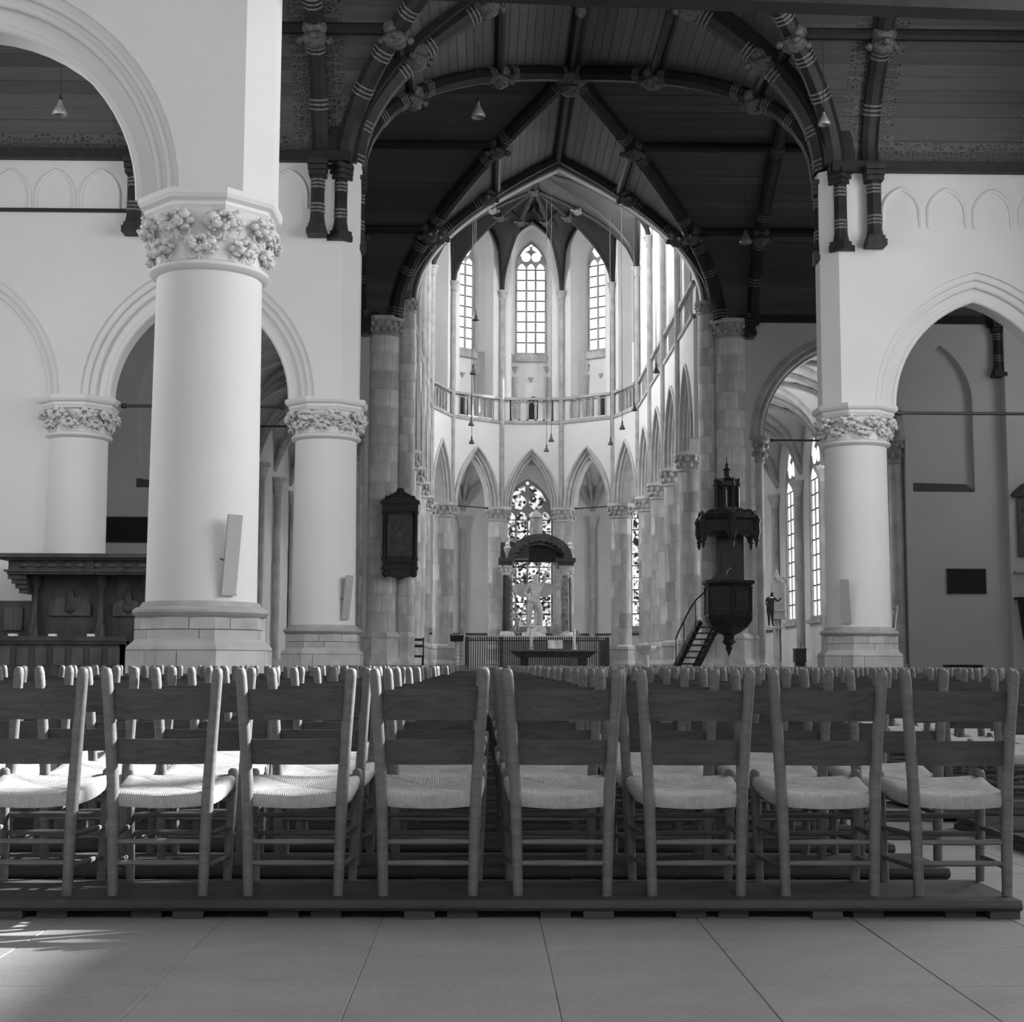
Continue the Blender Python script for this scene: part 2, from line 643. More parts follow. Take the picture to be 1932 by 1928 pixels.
# ---- floor: near slabs are pieces of their own, beyond them one surface
floor = tag(empty('floor'), kind='structure')
m = MB()
m.box(-19, 19, -9, 70, -0.2, -0.004)
m.build('floor_bed', 'floor_joint', floor)
S = 0.572
slab_m = {}
for ix in range(-9, 13):
    for iy in range(0, 18):
        x0, y0 = -0.366 + ix * S, 2.604 + iy * S
        if abs((x0 + S / 2)) > 0.37 * (y0 + S) + 0.6:
            continue
        k = (ix * 7 + iy * 3) % 4
        if k not in slab_m:
            mm = MB()
            g = 0.002
            c = 0.0015
            lo = [(g, g), (S - g, g), (S - g, S - g), (g, S - g)]
            hi = [(g + c, g + c), (S - g - c, g + c), (S - g - c, S - g - c), (g + c, S - g - c)]
            vs = [(x, y, -0.03) for x, y in lo] + [(x, y, -c) for x, y in lo] + [(x, y, 0) for x, y in hi]
            fs = [(8, 9, 10, 11)]
            for a in (0, 4):
                fs += [(a + i, a + (i + 1) % 4, a + 4 + (i + 1) % 4, a + 4 + i) for i in range(4)]
            mm.add(vs, fs)
            slab_m[k] = mm.mesh('slab', 'floor_slab')
        link('slab', slab_m[k], floor, Matrix.Translation((x0, y0, random.uniform(-0.0012, 0.0004))))
m = MB()
y_end = 2.604 + 18 * S
m.box(-19, 19, y_end, 70, -0.03, -0.001)
m.box(-19, -0.366 - 9 * S, -9, y_end, -0.03, -0.001)
m.box(-0.366 + 13 * S, 19, -9, y_end, -0.03, -0.001)
m.box(-0.366 - 9 * S, -0.366 + 13 * S, -9, 2.604, -0.03, -0.001)
m.build('floor_surface', 'floor_slab', floor)


# ---- transverse arcade walls
def arcade(name, Y, zs, uc, s_o, rise_o, u0, u1, pier_u, sgn, ztop, blind=None):
    """wall across an aisle with one open moulded arch, chamfered pier end towards the nave"""
    w = tag(empty(name), kind='structure')
    f0, f1 = Y - TW, Y + TW
    ops = [(uc, pointed(s_o, rise_o, 14), zs, zs)]
    if blind:
        ops.append((blind, pointed(s_o, rise_o, 14), zs, zs))
        ops.sort(key=lambda q: q[0])
    m = MB()
    arch_wall(m, u0, u1, zs, ztop, f0, f1, ops)
    m.build('wall_face', 'plaster', w, 0.5)
    # pier end: half octagon
    e = pier_u
    c = 0.29
    if sgn > 0:
        pts = [(u1, f0), (e, f0 + c), (e, f1 - c), (u1, f1)]
    else:
        pts = [(u0, f0), (e, f0 + c), (e, f1 - c), (u0, f1)]
    m = MB()
    prism_z(m, pts, zs, ztop + 0.1)
    m.build('pier_end', 'plaster', w)
    for cx in [uc] + ([blind] if blind else []):
        steps = [(0.0, 0.10, 0.05), (0.10, 0.22, 0.11), (0.22, 0.47, 0.20)]
        for a, b, d in steps:
            m = MB()
            arch_ring(m, cx, zs, pointed(s_o, rise_o, 14, a), pointed(s_o, rise_o, 14, b), f0 + d, f1 - d)
            m.build('arch_order', 'plaster', w, 0.5)
        m = MB()
        for off, d, r in ((0.10, 0.075, 0.035), (0.22, 0.15, 0.05), (0.47, 0.24, 0.06)):
            m.tube([(cx + u, f0 + d, zs + z) for u, z in pointed(s_o, rise_o, 14, off)], r, 8)
        m.build('arch_roll', 'plaster', w, 0.9)
    return w


wl1 = arcade('wall_left_front', YA, 6.02, -5.69, 2.32, 2.49, -13.3, -2.67, -2.38, 1, 10.6)
m = MB()
m.box(-13.3, -7.6, YA - 0.4, YA + 0.4, 0, 6.02)
m.build('wall_infill', 'plaster', wl1)
wl2 = arcade('wall_left_back', YB, 5.87, -5.40, 2.19, 2.59, -13.3, -2.72, -2.42, 1, 10.42, blind=-10.15)
m = MB()
m.box(-13.3, -7.7, YB - 0.34, YB + 0.4, 0, 8.6)
m.build('wall_infill', 'plaster', wl2)
wr2 = arcade('wall_right_back', YB, 5.82, 9.35, 2.06, 2.58, 6.72, 13.2, 6.42, -1, 10.32)

# blind arches in relief under the cornice
fr = tag(empty('trim_1'), kind='structure')
for i, (px, py) in enumerate(((22, 320), (106, 320), (191, 320), (545, 320))):
    p = at(px, py, YB - TW)
    m = MB()
    cv = pointed(0.36, 0.52, 8)
    m.tube([(p.x + u, YB - TW, p.z - 0.52 + z) for u, z in [(-0.36, -0.25)] + cv + [(0.36, -0.25)]], 0.035, 6)
    m.build('blind_arch', 'plaster', fr, 0.9)
for i in range(4):
    p = at(1699 + 86 * i, 356 + 2 * i, YB - TW)
    m = MB()
    cv = pointed(0.36, 0.48, 8)
    m.tube([(p.x + u, YB - TW, p.z - 0.48 + z) for u, z in [(-0.36, -0.28)] + cv + [(0.36, -0.28)]], [0.03] + [0.045] * 17 + [0.03], 6)
    m.build('blind_arch', 'plaster', fr, 0.9)
# dark rail under the left blind arches
p = at(100, 396, YB - TW - 0.05)
tag(MB().box(-13, -6.72, YB - TW - 0.07, YB - TW + 0.02, p.z - 0.03, p.z + 0.03).build('trim_2', 'rib_wood'), kind='structure')

# ---- outer walls of the near bays (beside and behind the camera) with their tall windows
ows = tag(empty('wall_right'), kind='structure')


def tall_window_wall(parent, X, sgn, ycs, y0, y1, zsill, ztop=16.0):
    M = Matrix(((0, sgn, 0, X), (1, 0, 0, 0), (0, 0, 1, 0), (0, 0, 0, 1)))
    m = MB()
    arch_wall(m, y0, y1, 0, ztop, 0, 0.8, [(yc, pointed(hw, hw * 0.9, 10), 10.6, zsill) for yc, hw in ycs], M)
    m.build('wall_face', 'plaster', parent)
    for yc, hw in ycs:
        m = MB()
        for k in (-1, 1):
            m.box(yc + k * hw / 3 - 0.07, yc + k * hw / 3 + 0.07, 0.35, 0.5, zsill, 11.8, M)
        m.build('mullion', 'rib_stone', parent)


tall_window_wall(ows, 12.5, 1, ((-0.5, 3.3), (10.6, 4.5), (19.4, 2.2)), -8, YB + 0.4, 4.0)
# unseen blocks added against the sun: slab over vaults, mass shading lower windows
tag(MB().box(-14, 17.6, -8, 41, 16.3, 16.6).build('ceiling_sun_block', 'dark_wood'), kind='structure')
tag(MB().box(18.0, 24.0, -30, 31.5, -0.2, 12.15).build('wall_sun_block', 'stone_1'), kind='structure')
owl = tag(empty('wall_left'), kind='structure')
tall_window_wall(owl, -12.5, -1, ((10.6, 3.3), (18.9, 2.2)), -8, YB + 0.4, 4.0)
wb = tag(empty('wall_back'), kind='structure')
m = MB()
arch_wall(m, -13.3, 13.3, 0, 16, -7.0, -6.3, [(2.0, pointed(3.2, 3.6, 10), 8.0, 2.6)])
m.build('wall_face', 'plaster', wb)

# ---- transept east wall with the arches into the choir aisles
def east_wall(name, sgn):
    w = tag(empty(name), kind='structure')
    ac = XA + sgn * 7.5
    nc = XA + sgn * 10.71
    lo, hi = sorted((XA + sgn * 5.0, XA + sgn * 15.2))
    arch = (ac, pointed(2.15, 2.85, 14), 7.25, 0.0)
    niche = (nc, pointed(0.86, 1.65, 10), 8.2, 5.72)
    ops = sorted([arch, niche], key=lambda q: q[0])
    m = MB()
    arch_wall(m, lo, hi, 0, 10.6, YT, YT + 0.22, ops)
    arch_wall(m, lo, hi, 0, 10.6, YT + 0.22, YT + 0.9, [arch])
    m.build('wall_face', 'transept_plaster', w, 0.5)
    for a, b, d in ((0, 0.13, 0.04), (0.13, 0.28, 0.14), (0.28, 0.42, 0.26)):
        m = MB()
        arch_ring(m, ac, 7.25, pointed(2.15, 2.85, 14, a), pointed(2.15, 2.85, 14, b), YT + d - 0.05, YT + 0.9 - d + 0.05)
        m.build('arch_order', 'stone_1', w, 0.5)
    m = MB()
    for off, d, r in ((0.13, 0.05, 0.06), (0.28, 0.14, 0.07)):
        m.tube([(ac + u, YT + d, 7.25 + z) for u, z in pointed(2.15, 2.85, 14, off)], r, 8)
    m.build('arch_roll', 'stone_1', w, 0.9)
    # niche sill
    MB().poly([(nc - 0.86, 5.72), (nc + 0.86, 5.72), (nc + 0.86, 5.74), (nc - 0.86, 5.98)], YT + 0.02, YT + 0.215).build('niche_sill', 'sill_dark', w) if sgn < 0 else \
        MB().poly([(nc - 0.86, 5.72), (nc + 0.86, 5.72), (nc + 0.66, 5.95), (nc - 0.86, 5.98)], YT + 0.10, YT + 0.215).build('niche_sill', 'sill_dark', w)
    # responds carrying the arch
    for k in (-1, 1):
        x = ac + k * 1.95
        m = MB()
        m.lathe([(0.30, 0), (0.30, 0.5), (0.24, 0.62), (0.27, 0.95), (0.20, 1.0), (0.20, 6.55)], 12, (x, YT + 0.3))
        m.build('respond', 'stone_2', w, 0.6)
        m = MB()
        m.lathe([(0.20, 6.5), (0.25, 6.56), (0.22, 6.62), (0.27, 6.86), (0.24, 6.88), (0.33, 7.12), (0.40, 7.14), (0.40, 7.25)], 10, (x, YT + 0.3))
        for q in range(10):
            a = 2 * PI * q / 10
            for rr, zz in ((0.27, 6.75), (0.31, 7.0)):
                m.blob((x + rr * math.cos(a + zz), YT + 0.3 + rr * math.sin(a + zz), zz), (0.07, 0.07, 0.08), 6)
        m.build('respond_capital', 'stone_0', w, 0.9)
    m = MB()
    m.box(lo, hi, YT - 0.12, YT + 0.02, 10.45, 10.66)
    m.build('cornice', 'rib_wood', w)
    return w


ewr = east_wall('wall_far_right', 1)
ewl = east_wall('wall_far_left', -1)
Mx = Matrix(((0, 1, 0, 16.9), (1, 0, 0, 0), (0, 0, 1, 0), (0, 0, 0, 1)))
tag(arch_wall(MB(), YB, YT + 0.9, 0, 15.5, 0, 0.5, [(35.4, pointed(1.9, 2.4, 10), 9.4, 5.9)], Mx).build('wall_far_right_end', 'transept_plaster'), kind='structure')
tag(MB().box(-13.6, -13.1, YB, YT + 0.9, 0, 15.5).build('wall_far_left_end', 'transept_plaster'), kind='structure')
p0 = at(1905, 1000, YT - 0.35)
tag(MB().box(p0.x, 17.0, YT - 0.35, YT, 0, 10.5).build('wall_pier_right_end', 'transept_plaster'), kind='structure')

# ---- wall over the choir arch
ca = tag(empty('wall_choir_arch'), kind='structure')
m = MB()
arch_wall(m, XA - 5.1, XA + 5.1, 10.6, 21.6, YT + 0.05, YT + 0.9, [(XA + 0.05, depressed(4.30, 4.17), 11.05, 10.6)])
m.build('wall_face', 'plaster', ca)
for a, b, y0, y1, mt in ((0.0, 0.12, -0.10, 0.95, 'arch_dark'), (0.12, 0.22, 0.02, 0.9, 'arch_dark'), (0.22, 0.34, 0.22, 0.5, 'choir_plaster')):
    m = MB()
    arch_ring(m, XA + 0.05, 11.05, depressed(4.34 - a, 4.19 - a), depressed(4.34 - b, 4.19 - b), YT + y0, YT + y1)
    m.build('arch_order', mt, ca, 0.4)
m = MB()
for off, d, r in ((0.13, 0.0, 0.06), (0.26, 0.14, 0.055)):
    m.tube([(XA + 0.05 + u, YT + d, 11.05 + z) for u, z in depressed(4.34 - off, 4.19 - off)], r, 8)
m.build('arch_roll', 'arch_dark', ca, 0.9)


# ================================================================== TIMBER VAULTS
def board(parent, mt, a, b, c, d, up=0.03):
    """one vault board, corners a-b along one edge, c-d along the other"""
    j = random.uniform(0, 0.012)
    g = 0.05
    q = [Vector(a), Vector(b), Vector(c), Vector(d)]
    e0, e1 = (q[3] - q[0]), (q[2] - q[1])
    q = [q[0] + e0 * g * 0.5, q[1] + e1 * g * 0.5, q[2] - e1 * g * 0.5, q[3] - e0 * g * 0.5]
    dz = Vector((0, 0, j))
    vs = [tuple(p + dz) for p in q] + [tuple(p + dz + Vector((0, 0, up))) for p in q]
    MB().add(vs, [(0, 1, 2, 3), (7, 6, 5, 4), (0, 4, 5, 1), (1, 5, 6, 2), (2, 6, 7, 3), (3, 7, 4, 0)]).build('board', mt, parent)


NB = 30
TS = []
for i in range(NB + 1):      # board edges at equal arc length
    TS.append(i / NB)
_arc = [0]
_tt = [k / 400 for k in range(401)]
for k in range(400):
    dt = (_tt[k + 1] - _tt[k]) * 5.2
    dh = (vprof(_tt[k + 1]) - vprof(_tt[k])) * RV
    _arc.append(_arc[-1] + math.hypot(dt, dh))
TS = []
for i in range(NB + 1):
    tgt = _arc[-1] * i / NB
    k = 0
    while k < 400 and _arc[k] < tgt:
        k += 1
    TS.append(_tt[k])
HS = [vprof(t) for t in TS]


class Groin:
    def __init__(self, name, xc, hx, yc, hy, xl, xr):
        self.xc, self.hx, self.yc, self.hy, self.xl, self.xr = xc, hx, yc, hy, xl, xr
        self.o = tag(empty(name), kind='structure')

    def pt(self, sx, sy, t, h=None):
        h = vprof(t) if h is None else h
        return Vector((self.xc + sx * self.hx * (1 - t), self.yc + sy * self.hy * (1 - t), ZV + RV * h))

    def x_cells(self, sx, sy, mt):
        """barrel running along X, far/near half sy, side sx: boards from the groin outwards"""
        xe = self.xl if sx < 0 else self.xr
        for i in range(NB):
            a, d = self.pt(sx, sy, TS[i], HS[i]), self.pt(sx, sy, TS[i + 1], HS[i + 1])
            board(self.o, mt, a, (xe, a.y, a.z), (xe, d.y, d.z), d)

    def y_cells(self, sx, sy, mt):
        ye = self.yc + sy * self.hy
        for i in range(1, NB):
            a, d = self.pt(sx, sy, TS[i], HS[i]), self.pt(sx, sy, TS[i + 1], HS[i + 1])
            board(self.o, mt, a, (a.x, ye, a.z), (d.x, ye, d.z), d)

    def backing(self, mt, cells):
        m = MB()
        for sx in (-1, 1):
            for sy in (-1, 1):
                g = [self.pt(sx, sy, t, h) + Vector((sx * 0.09, sy * 0.09, 0.07)) for t, h in VT]
                xe = self.xl if sx < 0 else self.xr
                m.strip(g, [(xe, p.y, p.z) for p in g])
                m.strip(g, [(p.x, self.yc + sy * self.hy, p.z) for p in g])
        m.build('vault_shell', mt, self.o)

    def rib(self, pts, r=0.17, name='rib', mt='rib_wood'):
        m = MB()
        m.tube(pts, r, 8)
        return m.build(name, mt, self.o, 0.5)

    def diag(self, sx, sy, bands=(0.0, 0.22, 0.62, 1.0), z_low=None):
        ts = [0, 0.01, 0.03, 0.07, 0.12, 0.18, 0.25, 0.33, 0.42, 0.5, 0.6, 0.7, 0.8, 0.9, 1.0]
        dn = Vector((0, 0, -0.10))
        rb = self.rib([self.pt(sx, sy, t) + dn for t in ts], 0.19)
        for t0 in bands:
            for e in (-1, 1):
                t = t0 + e * 0.055 + (0.03 if t0 == 0 else 0)
                if 0.01 < t < 0.99:
                    self.collar(self.pt(sx, sy, t) + dn, self.pt(sx, sy, t + 0.012 * e) + dn, 0.215, rb)
        return rb

    def collar(self, p, q, r, parent=None):
        d = (q - p).normalized()
        m = MB()
        for k in (-1, 0, 1):
            c = p + d * 0.085 * k
            m.tube([c - d * 0.016, c + d * 0.016], r - 0.012, 8)
        o = m.build('collar', 'collar_paint', parent or self.o, 0.5)
        return o

    def boss(self, p, r=0.3):
        m = MB()
        m.lathe([(0.05, -0.25), (r * 0.7, -0.2), (r, -0.08), (r * 0.8, 0.02), (r, 0.1), (r * 0.9, 0.2)], 8, (0, 0), PI / 8, Matrix.Translation(p))
        for q in range(4):
            a = q * PI / 2
            m.blob((p.x + r * math.cos(a), p.y + r * math.sin(a), p.z - 0.1), (0.09, 0.09, 0.08), 6)
        return m.build('boss', 'collar_boss', self.o, 0.8)



near = Groin('ceiling_nave', XA, 4.75, (YA + YB) / 2, (YB - YA) / 2 - 0.3, -12.8, 12.9)
near.x_cells(-1, 1, 'vault_boards_aisle')
near.x_cells(1, 1, 'vault_boards_aisle')
near.y_cells(-1, 1, 'vault_boards')
near.y_cells(1, 1, 'vault_boards')
near.backing('dark_wood', None)
cross = Groin('ceiling_crossing', XA, 4.55, (YB + YT) / 2 + 0.1, (YT - YB) / 2 - 0.1, -13.2, 17.0)
for sx in (-1, 1):
    for sy in (-1, 1):
        cross.x_cells(sx, sy, 'vault_boards_crossing')
        cross.y_cells(sx, sy, 'vault_boards_crossing')
cross.backing('dark_wood', None)
# camera bay: only its closing surface, the photograph does not show it
front = Groin('ceiling_front', XA, 4.75, 4.7, 11.2, -12.8, 12.9)
front.backing('dark_wood', None)

for sx in (-1, 1):
    near.diag(sx, 1)
    for sy in (-1, 1):
        cross.diag(sx, sy)
    for t in (0.22, 0.62):
        for g, sys in ((near, (1,)), (cross, (-1, 1))):
            for sy in sys:
                a = g.pt(sx, sy, t) + Vector((0, 0, -0.06))
                g.boss(a + Vector((0, 0, -0.12)), 0.26)
                xe = g.xl if sx < 0 else g.xr
                g.rib([a, (xe, a.y, a.z)], 0.11, 'purlin')
                ye = g.yc + sy * g.hy
                if sy == 1 or g is cross:
                    g.rib([a, (a.x, ye, a.z)], 0.11, 'purlin')
cz = ZV + RV - 0.1
cross.rib([(XA, cross.yc - cross.hy, cz), (XA, cross.yc + cross.hy, cz)], 0.12, 'ridge_purlin')
near.rib([(XA, near.yc, cz), (XA, near.yc + near.hy, cz)], 0.12, 'ridge_purlin')
m = MB()
pb = Vector((XA, cross.yc, ZV + RV - 0.1))
m.lathe([(0.06, -0.55), (0.2, -0.5), (0.26, -0.4), (0.2, -0.34), (0.34, -0.26), (0.42, -0.16), (0.36, -0.08), (0.45, 0.0), (0.4, 0.12)], 16, (0, 0), 0, Matrix.Translation(pb))
m.build('pendant_boss', 'collar_boss', cross.o, 0.6)
m = MB()
m.lathe([(0.03, -0.32), (0.1, -0.26), (0.14, -0.16), (0.1, -0.1), (0.17, -0.02), (0.15, 0.1)], 12, (0, 0), 0, Matrix.Translation((XA, 30.1, ZV + RV - 0.12)))
m.build('pendant_boss', 'collar_paint', cross.o, 0.6)
# transverse arch between the crossing piers and the wall rib over the choir arch
for g, y, hx, r in ((near, YB, 4.6, 0.24), (cross, YT - 0.12, 4.5, 0.2)):
    cv = depressed(hx, RV - (0.15 if g is near else -0.02))
    rb = g.rib([(XA + u, y, ZV + z) for u, z in cv], r)
    for k in (2, 10, 16, len(cv) - 3, len(cv) - 11, len(cv) - 17):
        for e in (-1, 1):
            q = Vector((XA + cv[k][0], y, ZV + cv[k][1]))
            q2 = Vector((XA + cv[k + e][0], y, ZV + cv[k + e][1]))
            g.collar(q + (q2 - q).normalized() * 0.35, q2 + (q2 - q).normalized() * 0.35, r + 0.03, rb)
    for k in (10, 16, len(cv) - 11, len(cv) - 17):
        g.boss(Vector((XA + cv[k][0], y - 0.05, ZV + cv[k][1] - 0.05)), r + 0.1)

m = MB()
arch_ring(m, XA, ZV, depressed(5.1, RV + 0.4), depressed(4.5, RV - 0.1), YB - 0.42, YB + 0.42)
m.build('arch_soffit', 'rib_wood', near.o, 0.5)
# ribs of the aisle barrels rising from wall posts
def wall_post(g, x, y, zb, zt, r, ang=0.0):
    """timber wall post with painted bands, bracket foot and moulded head"""
    M = Matrix.Translation((x, y, 0)) @ Matrix.Rotation(ang, 4, 'Z')
    m = MB()
    m.lathe([(r, zb + 0.2), (r, zt - 0.35)], 8, (0, 0), PI / 8, M)
    po = m.build('wall_post', 'rib_wood', g.o, 0.4)
    m = MB()
    m.box(-r * 1.35, r * 1.35, -r * 1.6, r * 1.2, zb, zb + 0.12, M)
    m.box(-r * 1.15, r * 1.15, -r * 1.3, r * 1.2, zb + 0.12, zb + 0.2, M)
    m.lathe([(r * 1.25, zb + 0.2), (r * 1.05, zb + 0.34), (r, zb + 0.42)], 8, (0, 0), PI / 8, M)
    m.build('corbel', 'dark_wood', po)
    m = MB()
    for k, z in enumerate((zt - 0.4, zt - 0.3, zt - 0.2)):
        m.box(-r * (1.2 + 0.1 * k), r * (1.2 + 0.1 * k), -r * (1.2 + 0.2 * k), r * 1.2, z, z + 0.09, M)
    m.build('post_head', 'dark_wood', po)
    m = MB()
    for z in (zb + 0.46, zb + 0.53, zb + 0.6, zt - 0.62, zt - 0.55, zt - 0.48):
        m.lathe([(r * 1.05, z - 0.02), (r * 1.1, z), (r * 1.05, z + 0.02)], 8, (0, 0), PI / 8, M)
    m.build('band', 'collar_paint', po)
    return po


def aisle_rib(x, g, pyb, far=1):
    ts = [0, 0.01, 0.03, 0.07, 0.12, 0.18, 0.25, 0.35, 0.45, 0.6, 0.8, 1.0]
    yo = -0.02
    pts = [Vector((x, g.yc + far * g.hy * (1 - t) + (-0.12 if t == 0 else 0), ZV + RV * vprof(t) - 0.1)) for t in ts]
    rb = g.rib(pts, 0.17)
    for t0 in (0.06, 0.18, 0.30, 0.62):
        y = lambda t: g.yc + far * g.hy * (1 - t)
        g.collar(Vector((x, y(t0), ZV + RV * vprof(t0) - 0.1)), Vector((x, y(t0 + 0.02), ZV + RV * vprof(t0 + 0.02) - 0.1)), 0.2, rb)
    g.boss(Vector((x, g.yc + far * g.hy * 0.78, ZV + RV * vprof(0.22) - 0.2)), 0.26)
    return rb


for x in (-3.2, -6.65, 7.38, 10.8):
    aisle_rib(x, near, 9.0)
    wall_post(near, x, YB - TW - 0.14, 8.95 if x < 0 else 8.82, 10.5, 0.135)
for sx in (-1, 1):
    wall_post(near, XA + sx * 4.78, YB - 0.42, 8.9 if sx < 0 else 8.78, 10.5, 0.13, sx * 0.7)
    wall_post(cross, XA + sx * 4.5, YB - 0.02, 8.8 if sx < 0 else 8.68, 10.4, 0.14, sx * 1.4)
    wall_post(cross, XA + sx * 5.35, YT - 0.1, 10.05, 10.6, 0.12)
wall_post(cross, at(1884, 700, YT - 0.15).x, YT - 0.15, at(1884, 712, YT - 0.15).z, 10.6, 0.13)
for x in (-3.5, 7.45, -6.9, 14.15):
    aisle_rib(x, cross, 0)
# cornice beams at the vault springing
for g, x0, x1, y in ((near, -12.8, -2.6, YB - TW - 0.06), (near, 6.6, 12.9, YB - TW - 0.06)):
    zz = 10.42 if x0 < 0 else 10.32
    MB().box(x0, x1, y - 0.1, y + 0.08, zz, zz + 0.2).build('cornice', 'rib_wood', g.o)

# tie beam crossing the nave close overhead
pa, pc = at(1140, 2, 16.2), at(1932, 31, 16.6)
dv = (pc - pa).normalized()
m = MB()
Mx = Matrix.Translation(pa - dv * 3.7)
ang = math.atan2(dv.y, dv.x)
m.box(0, 14.5, -0.15, 0.15, 0.0, 0.42, Mx @ Matrix.Rotation(ang, 4, 'Z') @ Matrix.Rotation(-math.asin(dv.z), 4, 'Y'))
tag(m.build('tie_beam', 'rib_wood'), 'dark timber tie beam crossing the nave along the top edge', 'beam')

# ================================================================== WHITE NAVE COLUMNS
def leaf_mesh(seed):
    """curled cabbage-leaf cluster; +X points outwards"""
    rnd = random.Random(seed)
    m = MB()
    m.tube([(-0.03, 0, -0.17), (0.01, 0.0, -0.08), (0.05, 0.0, 0.02)], 0.022, 6)
    for y, z, x, s in ((-0.085, 0.055, 0.03, 1.0), (0.085, 0.05, 0.03, 1.0), (0.0, 0.075, 0.05, 0.9), (-0.05, -0.03, 0.06, 0.95), (0.055, -0.035, 0.06, 0.95),
                       (0.0, -0.07, 0.075, 0.8), (-0.13, 0.0, 0.0, 0.75), (0.13, -0.005, 0.0, 0.75), (-0.1, -0.07, 0.02, 0.6), (0.1, -0.075, 0.02, 0.6)):
        r = 0.058 * s * rnd.uniform(0.85, 1.15)
        m.blob((x + rnd.uniform(-0.01, 0.01), y + rnd.uniform(-0.012, 0.012), z + rnd.uniform(-0.012, 0.012)), (r * 0.9, r, r * 0.85), 7)
        for q in range(2):
            a = rnd.uniform(0, 2 * PI)
            m.blob((x + r * 0.55, y + r * 0.75 * math.cos(a), z + r * 0.7 * math.sin(a)), (r * 0.42, r * 0.45, r * 0.4), 6)
    for e in (-1, 1):
        m.tube([(0.0, e * (0.075 - 0.055 * math.cos(k * PI / 6)), -0.10 - 0.07 * math.sin(k * PI / 6)) for k in range(7)], 0.009, 5)
    return m.mesh('leaf', 'leafwork', 0.9)


LEAVES = [leaf_mesh(s) for s in (1, 2, 3)]


def oct_stones(parent, Rc, z0, z1, splits, depth=0.22, c=(0, 0)):
    """one octagonal course: every face cut into stones with open joints"""
    g = 0.004
    for k in range(8):
        a0, a1 = PI / 8 + k * PI / 4, PI / 8 + (k + 1) * PI / 4
        p0, p1 = Vector((math.cos(a0), math.sin(a0))) * Rc, Vector((math.cos(a1), math.sin(a1))) * Rc
        n = -((p0 + p1) / 2).normalized()
        cuts = [0.0] + list(splits[k % len(splits)]) + [1.0]
        for i in range(len(cuts) - 1):
            e = p1 - p0
            ga = g / e.length if i > 0 else 0
            gb = g / e.length if i < len(cuts) - 2 else 0
            a, b = p0 + e * (cuts[i] + ga), p0 + e * (cuts[i + 1] - gb)
            ai, bi = a + n * depth * (1.0 if i else 1), b + n * depth
            if i == 0:
                ai = p0 * (1 - depth / Rc)
            if i == len(cuts) - 2:
                bi = p1 * (1 - depth / Rc)
            m = MB()
            prism_z(m, [(q.x + c[0], q.y + c[1]) for q in (a, b, bi, ai)], z0 + g, z1 - g)
            m.build('stone', 'base_stone_%d' % random.choice((0, 0, 1, 1, 2)), parent)


def nave_column(X, Y, label, z_torus, z_ast, z_top, r=0.6, group=None, tall=1.0):
    col = thing('column', label, 'column', (X, Y, 0), 0, group)
    zt = z_torus
    # plinth with stone courses
    base = empty('base')
    base.parent = col
    Rl, Ru = 0.80, 0.715
    sp = [[0.5], [], [0.33], [0.6]]
    zl = zt * 0.672
    oct_stones(base, Rl, 0.0, zl * 0.5, sp)
    oct_stones(base, Rl, zl * 0.5, zl, sp[::-1])
    zu0, zu1 = zl + 0.09, zt - 0.16
    zm = (zu0 + zu1) / 2
    oct_stones(base, Ru, zu0, zm, [[0.45], [0.7], [], [0.4]])
    oct_stones(base, Ru, zm, zu1, [[0.2], [0.5], [0.35], [0.62]])
    m = MB()
    m.lathe([(Rl * 0.96, zl - 0.02), (Rl * 1.0, zl + 0.01), (Rl * 0.99, zl + 0.04), (Ru * 1.01, zl + 0.10), (Ru, zl + 0.12)], 8, (0, 0), PI / 8)
    m.build('base_moulding', 'base_stone_1', base)
    m = MB()
    m.lathe([(0.5, zu1 - 0.3), (0.66, zu1 - 0.01), (0.70, zu1 + 0.01), (0.735, zu1 + 0.05), (0.735, zu1 + 0.075), (0.70, zu1 + 0.105), (0.655, zu1 + 0.115),
             (0.645, zu1 + 0.14), (0.625, zu1 + 0.165), (r, zu1 + 0.17)], 40)
    m.build('base_torus', 'base_stone_0', base, 0.5)
    # shaft
    m = MB()
    m.lathe([(r, zt - 0.02), (r * 0.985, (zt + z_ast) / 2), (r * 0.965, z_ast)], 48)
    m.build('shaft', 'plaster', col, 0.5)
    # capital
    ra = r * 0.965
    cap = MB()
    cap.lathe([(ra, z_ast - 0.05), (ra + 0.055, z_ast - 0.03), (ra + 0.085, z_ast + 0.0), (ra + 0.075, z_ast + 0.035), (ra + 0.03, z_ast + 0.055),
               (ra + 0.01, z_ast + 0.07), (ra + 0.01, z_ast + 0.3), (ra + 0.05, z_ast + 0.5), (ra + 0.10, z_top - 0.2)], 40)
    capo = cap.build('capital', 'plaster', col, 0.5)
    Ra = 0.80
    m = MB()
    m.lathe([(ra + 0.06, z_top - 0.24), (Ra * 0.88, z_top - 0.23), (Ra * 0.90, z_top - 0.2), (Ra * 0.93, z_top - 0.17), (Ra * 0.92, z_top - 0.13), (Ra * 0.99, z_top - 0.10),
             (Ra * 1.02, z_top - 0.06), (Ra * 1.02, z_top)], 8, (0, 0), PI / 8)
    m.build('abacus', 'plaster', col)
    h = z_top - z_ast
    for tier, (zz, rr, ph, sc) in enumerate(((z_top - 0.345, ra + 0.085, PI / 8, 1.08), (z_ast + 0.215, ra + 0.03, 0.0, 0.92))):
        for k in range(8):
            a = ph + k * PI / 4 + random.uniform(-0.03, 0.03)
            me = random.choice(LEAVES)
            M = Matrix.Translation((rr * math.cos(a), rr * math.sin(a), zz)) @ Matrix.Rotation(a, 4, 'Z') @ Matrix.Rotation(random.uniform(-0.15, 0.15), 4, 'X') @ Matrix.Diagonal((sc * 1.1, sc * 1.25, sc * (1.0 if h > 0.8 else 0.9), 1))
            link('leaf', me, capo, M)
    return col


